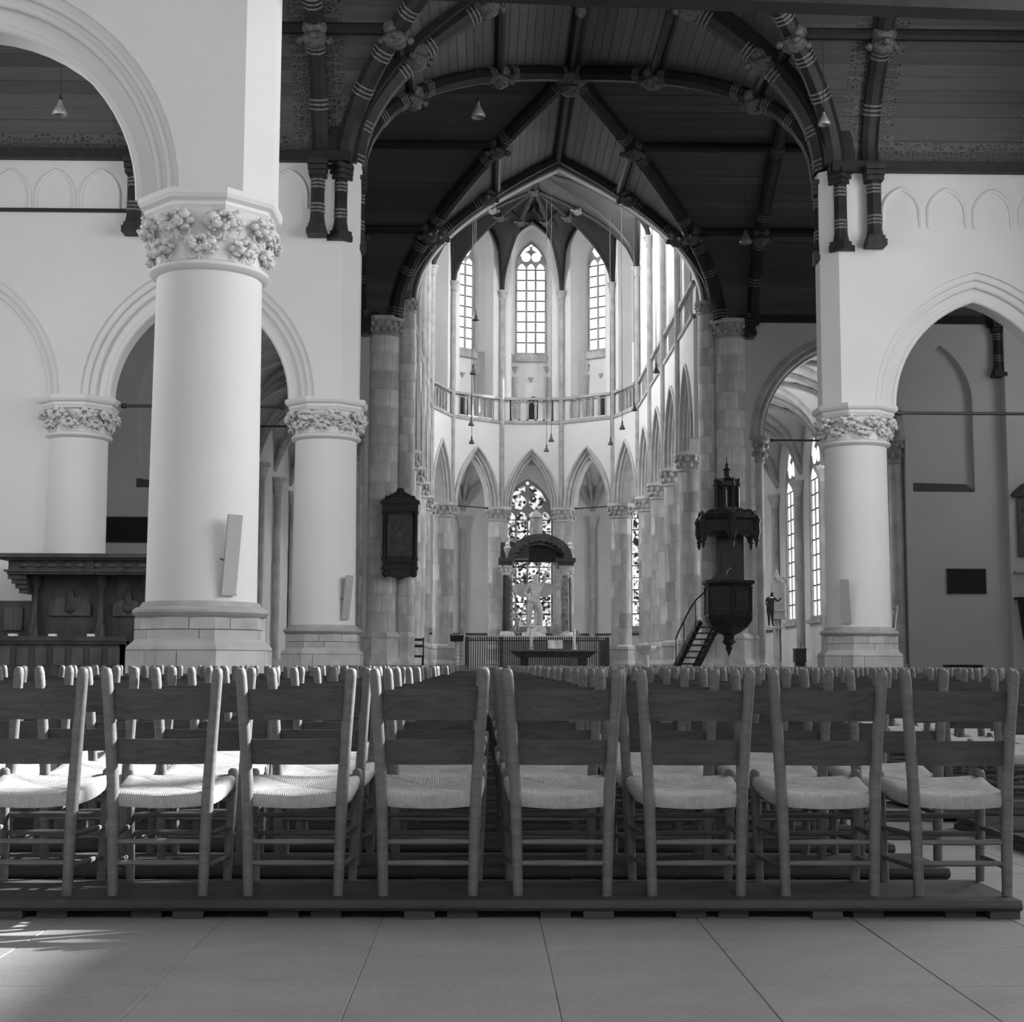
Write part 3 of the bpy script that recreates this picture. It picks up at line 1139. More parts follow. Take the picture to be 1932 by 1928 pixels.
nave_column(XL, YA, 'tall white round column in the left foreground with leafy capital', 1.57, 5.21, 6.02)
nave_column(XL + 0.07, YB, 'white round column right of the big foreground column, with leafy capital', 1.63, 5.15, 5.87)
nave_column(XR, YB, 'white round column at the right of the nave with leafy capital', 1.63, 5.09, 5.82)
nave_column(-7.72, YB, 'white half column above the carved wooden pew at far left', 1.63, 5.15, 5.87, 0.57)
tag(nave_column(11.85, YB, 'white column carrying the outer side of the right arch', 1.63, 5.09, 5.82), kind='structure')


# ================================================================== CHOIR
CX0, CY0 = 1.9, 55.8
RAD, RADO = 4.4, 9.4
ZC = 7.35


def ring_pt(Rr, deg):
    return (CX0 + Rr * math.cos(R(deg)), CY0 + Rr * math.sin(R(deg)))


YS = [40.9, 44.0, 47.7, 51.6, CY0]
inner_r = [(CX0 + RAD, y) for y in YS]
inner_l = [(CX0 - RAD, y) for y in YS]
apse = [ring_pt(RAD, d) for d in (0, 36, 72, 108, 144, 180)]
apse_o = [ring_pt(RADO, d) for d in (0, 36, 72, 108, 144, 180)]

STONE_SEG = {}


def drum_stones(parent, X, Y, r, z0, z1, ch, n, seed, tones='stone_%d'):
    """round shaft laid in courses of curved stones, joints slightly open, tones mixed"""
    rnd = random.Random(seed)
    nc = max(1, round((z1 - z0) / ch))
    h = (z1 - z0) / nc
    key = (round(r, 3), n, round(h, 3), tones)
    if key not in STONE_SEG:
        lst = []
        for tone in range(4):
            m = MB()
            seg = 5
            g = 0.008 / r
            a = [g + (2 * PI / n - 2 * g) * i / seg for i in range(seg + 1)]
            out = [(r * math.cos(t), r * math.sin(t)) for t in a]
            inn = [(r * 0.8 * math.cos(t), r * 0.8 * math.sin(t)) for t in (a[-1], a[0])]
            prism_z(m, out + inn, 0.006, h - 0.006)
            lst.append(m.mesh('stone', tones % tone, 0.5))
        STONE_SEG[key] = lst
    for c in range(nc):
        ph = rnd.uniform(0, 2 * PI)
        for k in range(n):
            me = rnd.choice(STONE_SEG[key][:] + STONE_SEG[key][1:3])
            M = Matrix.Translation((X, Y, z0 + c * h)) @ Matrix.Rotation(ph + k * 2 * PI / n, 4, 'Z')
            link('stone', me, parent, M)
    m = MB()
    m.lathe([(r * 0.975, z0), (r * 0.975, z1)], 20, (X, Y))
    m.build('core', 'stone_3', parent, 0.5)


def foliage_capital(parent, X, Y, r, z0, z1, mt='stone_1', n=14):
    m = MB()
    h = z1 - z0
    m.lathe([(r, z0 - 0.02), (r * 1.12, z0 + 0.03), (r * 1.02, z0 + 0.08), (r * 1.08, z0 + 0.45 * h), (r * 1.22, z0 + 0.75 * h)], 16, (X, Y))
    m.build('capital', mt, parent, 0.5)
    m = MB()
    for q, (zz, rr) in enumerate(((z0 + 0.32 * h, r * 1.12), (z0 + 0.62 * h, r * 1.24))):
        for k in range(n):
            a = 2 * PI * (k + 0.5 * q) / n
            m.blob((X + rr * math.cos(a), Y + rr * math.sin(a), zz), (r * 0.15, r * 0.15, h * 0.14), 6)
    m.build('foliage', mt, parent, 0.9)
    m = MB()
    m.lathe([(r * 1.2, z1 - 0.28 * h), (r * 1.42, z1 - 0.18 * h), (r * 1.45, z1)], 8, (X, Y), PI / 8)
    m.build('abacus', 'arch_stone', parent)


ORD = ['nearest', 'second', 'third', 'fourth']


def choir_column(X, Y, label, seed, r=0.41):
    t = thing('choir_column', label, 'column', (0, 0, 0), 0, 'stone columns around the choir')
    m = MB()
    m.lathe([(r * 1.5, 0), (r * 1.5, 0.95), (r * 1.3, 1.1), (r * 1.3, 1.5), (r * 1.38, 1.55), (r * 1.3, 1.66), (r, 1.74)], 8, (X, Y), PI / 8)
    m.build('base', 'stone_2', t)
    drum_stones(t, X, Y, r, 1.72, ZC - 0.6, 0.6, 5, seed)
    foliage_capital(t, X, Y, r, ZC - 0.6, ZC)
    return t


for i, y in enumerate(YS[1:4]):
    choir_column(CX0 + RAD, y, '%s grey stone column along the right side of the choir' % ORD[i], 10 + i)
    choir_column(CX0 - RAD, y, '%s grey stone column along the left side of the choir' % ORD[i], 20 + i)
choir_column(*apse[0], 'last grey stone column on the right before the choir end curves', 31)
choir_column(*apse[1], 'sunlit stone column right of the monument, beside the stained glass strip', 32)
choir_column(*apse[2], 'stone column right behind the marble monument', 33)
choir_column(*apse[3], 'stone column left behind the marble monument', 34)
choir_column(*apse[4], 'stone column left of the monument, beside the dark memorial tablet', 35)
choir_column(*apse[5], 'last grey stone column on the left before the choir end curves', 36)


# ---- windows
def window(name, M, uc, s, zb, zs, rise, lights, rows, w, pane='sky_pane', stone='rib_stone', tracery=True):
    """stone window: frame, mullions, bars, tracery plate and every pane"""
    o = tag(empty(name), kind='structure')
    cv = pointed(s, rise, 10)
    m = MB()
    arch_ring(m, uc, zs, cv, pointed(s, rise, 10, 0.09), w - 0.06, w + 0.1, M, zb)
    m.box(uc - s, uc + s, w - 0.12, w + 0.1, zb - 0.05, zb + 0.12, M)
    m.build('frame', stone, o)
    si = s - 0.09
    z_h = zs - (0.10 if tracery else 0)
    lw = 2 * si / lights
    for k in range(1, lights):
        u = uc - si + k * lw
        top = z_h if tracery else zs + rise - 0.2
        MB().box(u - 0.04, u + 0.04, w - 0.03, w + 0.06, zb, top, M).build('mullion', stone, o)
    # tracery plate filling the head
    head = [(uc + u, zs + z) for u, z in pointed(s, rise, 10, 0.08)]
    plate = [(head[0][0], z_h - 0.02)] + head + [(head[-1][0], z_h - 0.02)]
    if tracery:
        m = MB()
        m.poly(plate, w + 0.0, w + 0.06, M)
        m.build('tracery', stone, o)
    rh = (z_h - zb - 0.12) / rows
    for k in range(lights):
        u0, u1 = uc - si + k * lw + 0.03, uc - si + (k + 1) * lw - 0.03
        for j in range(rows):
            z0, z1 = zb + 0.12 + j * rh + 0.018, zb + 0.12 + (j + 1) * rh - 0.018
            MB().poly([(u0, z0), (u1, z0), (u1, z1), (u0, z1)], w + 0.01, w + 0.03, M).build('pane', pane, o)
        # light head
        sm = (u1 - u0) / 2
        hv = pointed(sm, sm * 1.5, 5)
        MB().poly([(u0 + sm + u, z_h + 0.02 + z) for u, z in hv], w - 0.02, w + 0.02, M).build('pane', pane, o)
    m = MB()
    for j in range(1, rows + 1):
        z = zb + 0.12 + j * rh
        m.box(uc - si, uc + si, w - 0.012, w + 0.02, z - 0.024, z + 0.024, M)
    m.build('saddle_bars', 'iron', o)
    if tracery:
        zz = z_h + lw * 0.95
        hh = zs + rise - zz
        for e in (-1, 1):
            # roundel
            rr = min(0.17 * 2 * si, hh * 0.24)
            MB().poly([(uc + e * si * 0.36 + rr * math.cos(q * PI / 5), zz + rr * 0.9 + rr * math.sin(q * PI / 5)) for q in range(10)], w - 0.02, w + 0.02, M).build('pane', pane, o)
            # mouchette
            pts = [(0.07, 0.78), (0.30, 0.74), (0.58, 0.52), (0.80, 0.20), (0.62, 0.30), (0.38, 0.47), (0.10, 0.58)]
            MB().poly([(uc + e * si * u, zz + hh * (v * 0.92 + 0.06)) for u, v in pts][::e], w - 0.02, w + 0.02, M).build('pane', pane, o)
        MB().poly([(uc + 0.09 * math.cos(q * PI / 3), zz + hh * 0.86 + 0.09 * math.sin(q * PI / 3)) for q in range(6)], w - 0.02, w + 0.02, M).build('pane', pane, o)
    return o


WN = [0]


def next_window():
    WN[0] += 1
    return 'window_%d' % WN[0]


# ---- choir wall bays: arcade arch, passage with balustrade, clerestory window in a deep splay
def choir_bay(name, p0, p1, lights=3, glazed=True):
    M, L = frame(p0, p1, True)
    w = tag(empty(name), kind='structure')
    s = L / 2 - 0.22
    rise = 2.45
    uc = L / 2
    big = L > 3.2
    s2 = 0.85 if not big else L / 2 - 0.55
    cvo = pointed(s, rise, 12)
    m = MB()
    arch_wall(m, 0, L, ZC, 10.84, -0.38, 0.38, [(uc, cvo, ZC, ZC)], M)
    arch_wall(m, 0, L, 10.84, 20.3, -0.30, 0.30, [(uc, pointed(s2, 1.3 if not big else 1.45, 10), 17.96 if not big else 17.8, 11.0)], M)
    m.build('wall_face', 'choir_plaster', w, 0.5)
    for a, b, d in ((0.0, 0.11, -0.02), (0.11, 0.22, 0.10), (0.22, 0.34, 0.2)):
        m = MB()
        arch_ring(m, uc, ZC, pointed(s, rise, 12, a), pointed(s, rise, 12, b), -0.38 + d, 0.38 - d, M)
        m.build('arch_order', 'arch_stone', w, 0.5)
    m = MB()
    for off, d, r in ((0.05, -0.42, 0.05), (0.15, -0.30, 0.05), (0.28, -0.2, 0.045)):
        m.tube([(uc + u, d, ZC + z) for u, z in pointed(s, rise, 12, off)], r, 7, M)
    m.build('arch_roll', 'arch_stone', w, 0.9)
    m = MB()
    m.box(0, L, -0.44, -0.30, 10.80, 10.92, M)
    m.build('string_course', 'rib_stone', w)
    m = MB()
    m.box(0, L, -0.42, -0.30, 11.80, 11.90, M)
    m.build('rail', 'rib_stone', w)
    # balustrade
    nb = max(3, int(2 * s2 / 0.33))
    m = MB()
    for k in range(nb + 1):
        u = uc - s2 + 2 * s2 * k / nb
        m.box(u - 0.05, u + 0.05, -0.30, -0.2, 10.92, 11.80, M)
    for k in range(nb):
        u = uc - s2 + 2 * s2 * (k + 0.5) / nb
        m.tube([(u + a, -0.25, 11.55 + b) for a, b in pointed(s2 / nb, 0.2, 5)], 0.035, 5, M)
    m.build('balustrade', 'rib_stone', w)
    # recess back wall with the window
    s3 = 0.68 if not big else s2 - 0.35
    zb, zs, rs = (13.9, 17.72, 1.12) if not big else (13.9, 17.6, 1.3)
    m = MB()
    arch_wall(m, 0, L, 10.84, 20.3, 0.72, 0.95, [(uc, pointed(s3, rs, 10), zs, zb)], M)
    m.build('passage_wall', 'choir_plaster', w, 0.5)
    # splay between the wall opening and the window
    o = [(uc + u, (17.96 if not big else 17.8) + z) for u, z in pointed(s2, 1.3 if not big else 1.45, 10)]
    i = [(uc + u, zs + z) for u, z in pointed(s3 + 0.06, rs + 0.05, 10)]
    m = MB()
    m.strip([(u, 0.29, z) for u, z in [(o[0][0], zb)] + o + [(o[-1][0], zb)]], [(u, 0.73, z) for u, z in [(i[0][0], zb)] + i + [(i[-1][0], zb)]], M)
    m.build('splay', 'choir_plaster', w, 0.5)
    m = MB()
    m.box(uc - s3, uc + s3, 0.55, 0.75, zb - 0.28, zb, M)
    m.build('sill', 'stone_1', w)
    # doorway, corbels and colonnettes of the passage
    m = MB()
    dz = pointed(0.2, 0.2, 5)
    m.poly([(uc + 0.1 - 0.2, 10.92)] + [(uc + 0.1 + u, 11.95 + z) for u, z in dz] + [(uc + 0.1 + 0.2, 10.92)], 0.70, 0.74, M)
    m.build('doorway_shade', 'black_board', w)  # flat black plate; the dark of the opening is put into its colour
    for e in (-1, 1):
        m = MB()
        m.lathe([(0.10, 11.0), (0.10, 11.9), (0.07, 12.0), (0.07, 12.75), (0.12, 12.95)], 8, (0, 0), 0, M @ Matrix.Translation((uc + e * (s3 - 0.02), 0.62, 0)))
        m.build('colonnette', 'stone_1', w, 0.6)
        m = MB()
        m.lathe([(0.02, 13.15), (0.12, 13.4)], 8, (0, 0), 0, M @ Matrix.Translation((uc + e * (s3 - 0.04), 0.66, 0)))
        m.build('corbel', 'stone_1', w)
    m = MB()
    m.lathe([(0.02, 12.75), (0.11, 12.95)], 8, (0, 0), 0, M @ Matrix.Translation((uc, 0.68, 0)))
    m.build('corbel', 'stone_1', w)
    if glazed:
        window(next_window(), M, uc, s3, zb, zs, rs, lights, 8, 0.84, 'side_pane' if big else 'sky_pane')
    else:
        MB().box(uc - s3 - 0.1, uc + s3 + 0.1, 0.96, 1.0, zb - 0.1, zs + rs + 0.1, M).build('infill', 'stone_1', w)
    return w


AN = ['right', 'back_right', 'back', 'back_left', 'left']
for k in range(5):
    choir_bay('wall_choir_' + AN[k], apse[k + 1], apse[k])
for k in range(4):
    choir_bay('wall_choir_side_right_%d' % (k + 1), (CX0 + RAD, YS[k + 1]), (CX0 + RAD, YS[k]), 4)
    choir_bay('wall_choir_side_left_%d' % (k + 1), (CX0 - RAD, YS[k]), (CX0 - RAD, YS[k + 1]), 4)

# wall shafts between the bays
for i, (x, y) in enumerate([(CX0 + RAD, q) for q in YS[1:4]] + apse + [(CX0 - RAD, q) for q in YS[1:4]]):
    o = tag(empty('trim_%d' % (10 + i)), kind='structure')
    v = Vector((CX0 - x, (CY0 - y) if y > CY0 else 0, 0)).normalized() * 0.42
    m = MB()
    m.lathe([(0.10, ZC), (0.10, 16.0)], 10, (x + v.x, y + v.y))
    m.build('shaft', 'rib_stone', o, 0.6)
    m = MB()
    m.lathe([(0.10, 15.95), (0.14, 16.0), (0.11, 16.06), (0.19, 16.28), (0.22, 16.3), (0.22, 16.38)], 10, (x + v.x, y + v.y))
    m.build('shaft_capital', 'rib_stone', o, 0.6)

# ---- high choir vault
cv_o = tag(empty('ceiling_choir'), kind='structure')
ZS, ZK = 16.25, 19.5
va = [ring_pt(RAD - 0.40, d) for d in (0, 36, 72, 108, 144, 180)]
RV2 = RAD - 0.40


def sector(i):
    a, b = Vector((*va[i], 0)), Vector((*va[i + 1], 0))
    c = Vector((CX0, CY0, 0))
    n, q = 12, 10
    m = MB()
    grid = []
    for j in range(q + 1):
        r = j / q
        row = []
        for k in range(n + 1):
            t = -1 + 2 * k / n
            p = c + (a.lerp(b, (t + 1) / 2) - c) * r
            dg = vprof(1 - r)
            z = ZS + (ZK - ZS) * (dg + (1 - dg) * (vprof(1 - abs(t)) ** 0.55))
            row.append((p.x, p.y, z))
        grid.append(row)
    for j in range(q):
        m.strip(grid[j], grid[j + 1])
    m.build('vault_cell', 'vault_choir', cv_o, 0.5)


def cribs(pts, r=0.085):
    m = MB()
    m.tube(pts, r, 6)
    return m.build('rib', 'rib_choir', cv_o, 0.6)


def small_boss(x, y, z):
    m = MB()
    m.lathe([(0.03, -0.2), (0.16, -0.14), (0.2, -0.04), (0.14, 0.06)], 8, (0, 0), 0, Matrix.Translation((x, y, z)))
    for k in range(4):
        a = k * PI / 2 + 0.4
        m.tube([(x + 0.12 * math.cos(a), y + 0.12 * math.sin(a), z - 0.05), (x + 0.32 * math.cos(a), y + 0.32 * math.sin(a), z + 0.0)], 0.06, 5)
    m.build('boss', 'collar_boss', cv_o, 0.6)


mat('rib_choir', 0.022, 0.6, 0.2, 4)
for i in range(5):
    sector(i)
ts = [0, 0.03, 0.08, 0.15, 0.25, 0.4, 0.55, 0.7, 0.85, 1]
for i, (x, y) in enumerate(va):
    cribs([(x + (CX0 - x) * t, y + (CY0 - y) * t, ZS + (ZK - ZS) * vprof(t) - 0.06) for t in ts])
mid = [((va[i][0] + va[i + 1][0]) / 2, (va[i][1] + va[i + 1][1]) / 2) for i in range(5)]
for i, (x, y) in enumerate(mid):
    cribs([(x, y, ZK - 0.06), (CX0, CY0, ZK - 0.06)], 0.07)
    # wall arch rib and liernes
    a, b = va[i], va[i + 1]
    cribs([(a[0] + (b[0] - a[0]) * k / 16, a[1] + (b[1] - a[1]) * k / 16, ZS + (ZK - ZS) * vprof(1 - abs(k / 8 - 1)) ** 0.55 - 0.05) for k in range(17)], 0.07)
    f = 0.5
    px_, py_ = CX0 + (x - CX0) * f, CY0 + (y - CY0) * f
    small_boss(px_, py_, ZK - 0.1)
    for e in (a, b):
        g = 0.42
        qx, qy = CX0 + (e[0] - CX0) * g, CY0 + (e[1] - CY0) * g
        qz = ZS + (ZK - ZS) * vprof(1 - g) - 0.08
        cribs([(px_, py_, ZK - 0.08), (qx, qy, qz)], 0.06)
        small_boss(qx, qy, qz)
small_boss(CX0, CY0, ZK - 0.1)
for k in range(4):
    y0, y1 = YS[k], YS[k + 1]
    m = MB()
    n = 12
    us = [-1 + 2 * i / n for i in range(n + 1)]
    for i in range(n):
        rows = []
        for v in (us[i], us[i + 1]):
            rows.append([(CX0 + RV2 * u, (y0 + y1) / 2 + v * (y1 - y0) / 2, ZS + (ZK - ZS) * max(vprof(1 - abs(u)), vprof(1 - abs(v)) ** 0.55)) for u in us])
        m.strip(rows[0], rows[1])
    m.build('vault_cell', 'vault_choir', cv_o, 0.5)
    for e in (-1, 1):
        cribs([(CX0 + e * RV2 * (1 - t), y0 + (y1 - y0) * t / 2, ZS + (ZK - ZS) * vprof(t) - 0.06) for t in ts])
        cribs([(CX0 + e * RV2 * (1 - t), y1 + (y0 - y1) * t / 2, ZS + (ZK - ZS) * vprof(t) - 0.06) for t in ts])
    cribs([(CX0 + u, y1, ZS + z - 0.06) for u, z in depressed(RV2, ZK - ZS)])
    small_boss(CX0, (y0 + y1) / 2, ZK - 0.1)
    small_boss(CX0, y1, ZK - 0.1)
cribs([(CX0, YS[0], ZK - 0.06), (CX0, CY0, ZK - 0.06)], 0.07)

# ---- ambulatory: outer wall, its windows, ribbed vaults
amb = tag(empty('wall_ambulatory'), kind='structure')
outer = [(CX0 + RADO, y) for y in YS[:-1]] + apse_o + [(CX0 - RADO, y) for y in YS[:-1][::-1]]
inner = [(CX0 + RAD, y) for y in YS[:-1]] + apse + [(CX0 - RAD, y) for y in YS[:-1][::-1]]
shaft_m = None
for i in range(len(outer) - 1):
    M, L = frame(outer[i + 1], outer[i], True)
    side = (i < 4) or (i > 8)
    left_side = i > 8
    hw = 0.82 if i < 4 else (1.02 if not left_side else 0.7)
    zb, zs, rs = 2.5, 7.45, 1.75
    m = MB()
    if left_side:
        arch_wall(m, 0, L, 0, 10.6, 0, 0.6, [], M)
    else:
        arch_wall(m, 0, L, 0, 10.6, 0, 0.6, [(L / 2, pointed(hw + 0.12, rs, 10), zs, zb)], M)
    m.build('wall_face', 'aisle_plaster', amb, 0.5)
    if not left_side:
        MB().box(L / 2 - hw - 0.3, L / 2 + hw + 0.3, -0.12, 0.3, zb - 0.14, zb, M).build('sill', 'rib_stone', amb)
        if i < 4:
            window(next_window(), M, L / 2, hw + 0.12, zb, zs, rs, 3, 9, 0.1, 'aisle_pane' if i >= 2 else 'south_pane')
        else:
            window(next_window(), M, L / 2, hw + 0.12, zb, zs, rs, 4, 9, 0.3, 'south_pane' if i in (4, 8) else 'stained_pane')
    MB().box(0, L, -0.05, 0.02, 2.2, 2.3, M).build('string_course', 'sill_dark', amb) if not side else None
ao = tag(empty('ceiling_ambulatory'), kind='structure')
zsp, zcr = 7.45, 9.9
for i in range(len(outer) - 1):
    A, B, C, D = [Vector((*p, 0)) for p in (inner[i], inner[i + 1], outer[i + 1], outer[i])]
    n = 12

    def P(u, v):
        p = A.lerp(B, u).lerp(D.lerp(C, u), v)
        a = pz(1 - abs(2 * u - 1))
        b = pz(1 - abs(2 * v - 1))
        return (p.x, p.y, zsp + (zcr - zsp) * max(a, b))

    def pz(t):
        # pointed curve
        return math.sqrt(max(0, 1 - (1 - t) ** 2 * 0.98)) if t < 1 else 1.0
    m = MB()
    for j in range(n):
        m.strip([P(k / n, j / n) for k in range(n + 1)], [P(k / n, (j + 1) / n) for k in range(n + 1)])
    m.build('vault_cell', 'vault_plaster', ao, 0.5)

    def arib(f, r=0.10):
        mm = MB()
        mm.tube([f(k / 14) for k in range(15)], r, 6)
        mm.build('rib', 'rib_stone', ao, 0.6)
    dn = lambda p: (p[0], p[1], p[2] - 0.05)
    arib(lambda t: dn(P(t, t)))
    arib(lambda t: dn(P(t, 1 - t)))
    arib(lambda t: dn(P(0.0, t)), 0.12)
    arib(lambda t: dn(P(t, 1.0)), 0.08)
for i, (x, y) in enumerate(outer):
    v = Vector((CX0 - x, (CY0 - y) if y > CY0 else 0, 0)).normalized() * 0.16
    o = tag(empty('trim_%d' % (40 + i)), kind='structure')
    m = MB()
    m.lathe([(0.26, 0), (0.26, 0.9), (0.2, 1.05), (0.13, 1.1), (0.13, 7.0)], 10, (x + v.x, y + v.y))
    m.build('shaft', 'stone_1', o, 0.6)
    m = MB()
    m.lathe([(0.13, 6.9), (0.17, 6.95), (0.15, 7.0), (0.26, 7.34), (0.31, 7.36), (0.31, 7.47)], 10, (x + v.x, y + v.y))
    m.build('shaft_capital', 'arch_stone', o, 0.6)

# ---- crossing piers either side of the choir arch
def crossing_pier(sgn, label):
    t = tag(thing('crossing_pier', label, 'pier'), kind='structure')
    xb, xi = XA + sgn * 4.84, XA + sgn * 4.2
    base = [(xb, YT + 0.2, 0.435, 10.0, 18, 6), (xi, YT + 0.35, 0.24, 10.75, 18, 4), (XA + sgn * 5.32, YT + 0.25, 0.22, 9.9, 16, 4)]
    for i, (x, y, r, zt, nc, n) in enumerate(base):
        drum_stones(t, x, y, r, 1.78, zt, 0.5, n, 60 + i + 10 * sgn, 'pier_stone_%d')
        m = MB()
        m.lathe([(r * 1.45, 0), (r * 1.45, 0.95), (r * 1.25, 1.12), (r * 1.25, 1.6), (r * 1.36, 1.66), (r * 1.2, 1.75), (r, 1.82)], 8, (x, y), PI / 8)
        m.build('base', 'pier_stone_2' if i < 2 else 'pier_stone_0', t)
    foliage_capital(t, xb, YT + 0.2, 0.435, 9.98, 10.5, 'stone_1', 16)
    foliage_capital(t, xi, YT + 0.35, 0.24, 10.72, 11.1, 'stone_2', 10)
    # wall mass behind the shafts
    m = MB()
    a, b = sorted((XA + sgn * 4.25, XA + sgn * 5.4))
    m.box(a, b, YT + 0.3, YT + 1.25, 0, 11.2)
    m.build('core', 'stone_2', t)
    # slender shafts of the choir arch towards the choir
    for k, (dx, dy) in enumerate(((-0.55, 0.75), (-0.5, 1.0), (-0.42, 1.25))):
        m = MB()
        x = XA + sgn * (4.84 + dx)
        m.lathe([(0.16, 0), (0.16, 1.6), (0.09, 1.7), (0.09, 11.0)], 10, (x, YT + dy))
        m.build('shaft', 'arch_stone', t, 0.6)


crossing_pier(-1, 'left crossing pier of grey ashlar shafts behind the dark memorial tablet')
crossing_pier(1, 'right crossing pier of grey ashlar shafts behind the pulpit')

# ================================================================== FURNISHINGS
def hymn_board(label, X, Y, r, alpha, z0, z1, w, lean):
    a = R(alpha)
    n = Vector((math.sin(a), -math.cos(a), 0))
    t = Vector((math.cos(a), math.sin(a), 0))
    p = Vector((X, Y, z0)) + n * (r + 0.03)
    M = Matrix(((t.x, n.x, 0, p.x), (t.y, n.y, 0, p.y), (0, 0, 1, p.z), (0, 0, 0, 1))) @ Matrix.Rotation(R(-lean), 4, 'X')
    o = thing('hymn_board', label, 'board', (0, 0, 0), 0, 'narrow boards hung on the columns')
    m = MB()
    m.box(-w / 2, w / 2, -0.014, 0.014, 0, z1 - z0, M)
    m.build('panel', 'grey_board', o)
    m = MB()
    m.box(-w / 2 - 0.008, w / 2 + 0.008, -0.02, 0.02, -0.02, 0.0, M)
    m.build('foot_strip', 'grey_board', o)
    m = MB()
    m.tube([M @ Vector((-w / 2, 0, 0.35)), M @ Vector((-w / 2, -0.09, 0.36))], 0.008, 5)
    m.build('hook', 'iron', o)


hymn_board('narrow pale board leaning out from the big foreground column', XL, YA, 0.6, 37, 1.66, 2.50, 0.165, 8)
hymn_board('narrow pale board hung on the column behind the foreground column', XL + 0.07, YB, 0.6, 46, 1.76, 2.56, 0.17, 8)
hymn_board('narrow pale board on the front of the right nave column', XR, YB, 0.6, -34, 1.72, 2.52, 0.17, 8)
hymn_board('short pale board jutting from the right side of the right column', XR, YB, 0.62, 86, 1.62, 2.06, 0.2, 8)

# dark notice boards on the transept wall
for px0, px1, py0, py1, lab in ((1788, 1860, 1073, 1120, 'black rectangular notice board on the grey wall at right'),
                                (193, 283, 975, 1023, 'black rectangular notice board on the dark wall at left')):
    a, b = at(px0, py1, YT - 0.06), at(px1, py0, YT - 0.06)
    t = thing('notice_board', lab, 'board')
    MB().box(a.x, b.x, YT - 0.05, YT - 0.012, a.z, b.z).build('panel', 'black_board', t)
    m = MB()
    for q in ((a.x, b.x, a.z, a.z + 0.03), (a.x, b.x, b.z - 0.03, b.z), (a.x, a.x + 0.03, a.z, b.z), (b.x - 0.03, b.x, a.z, b.z)):
        m.box(q[0], q[1], YT - 0.065, YT - 0.01, q[2], q[3])
    m.build('moulding', 'iron', t)


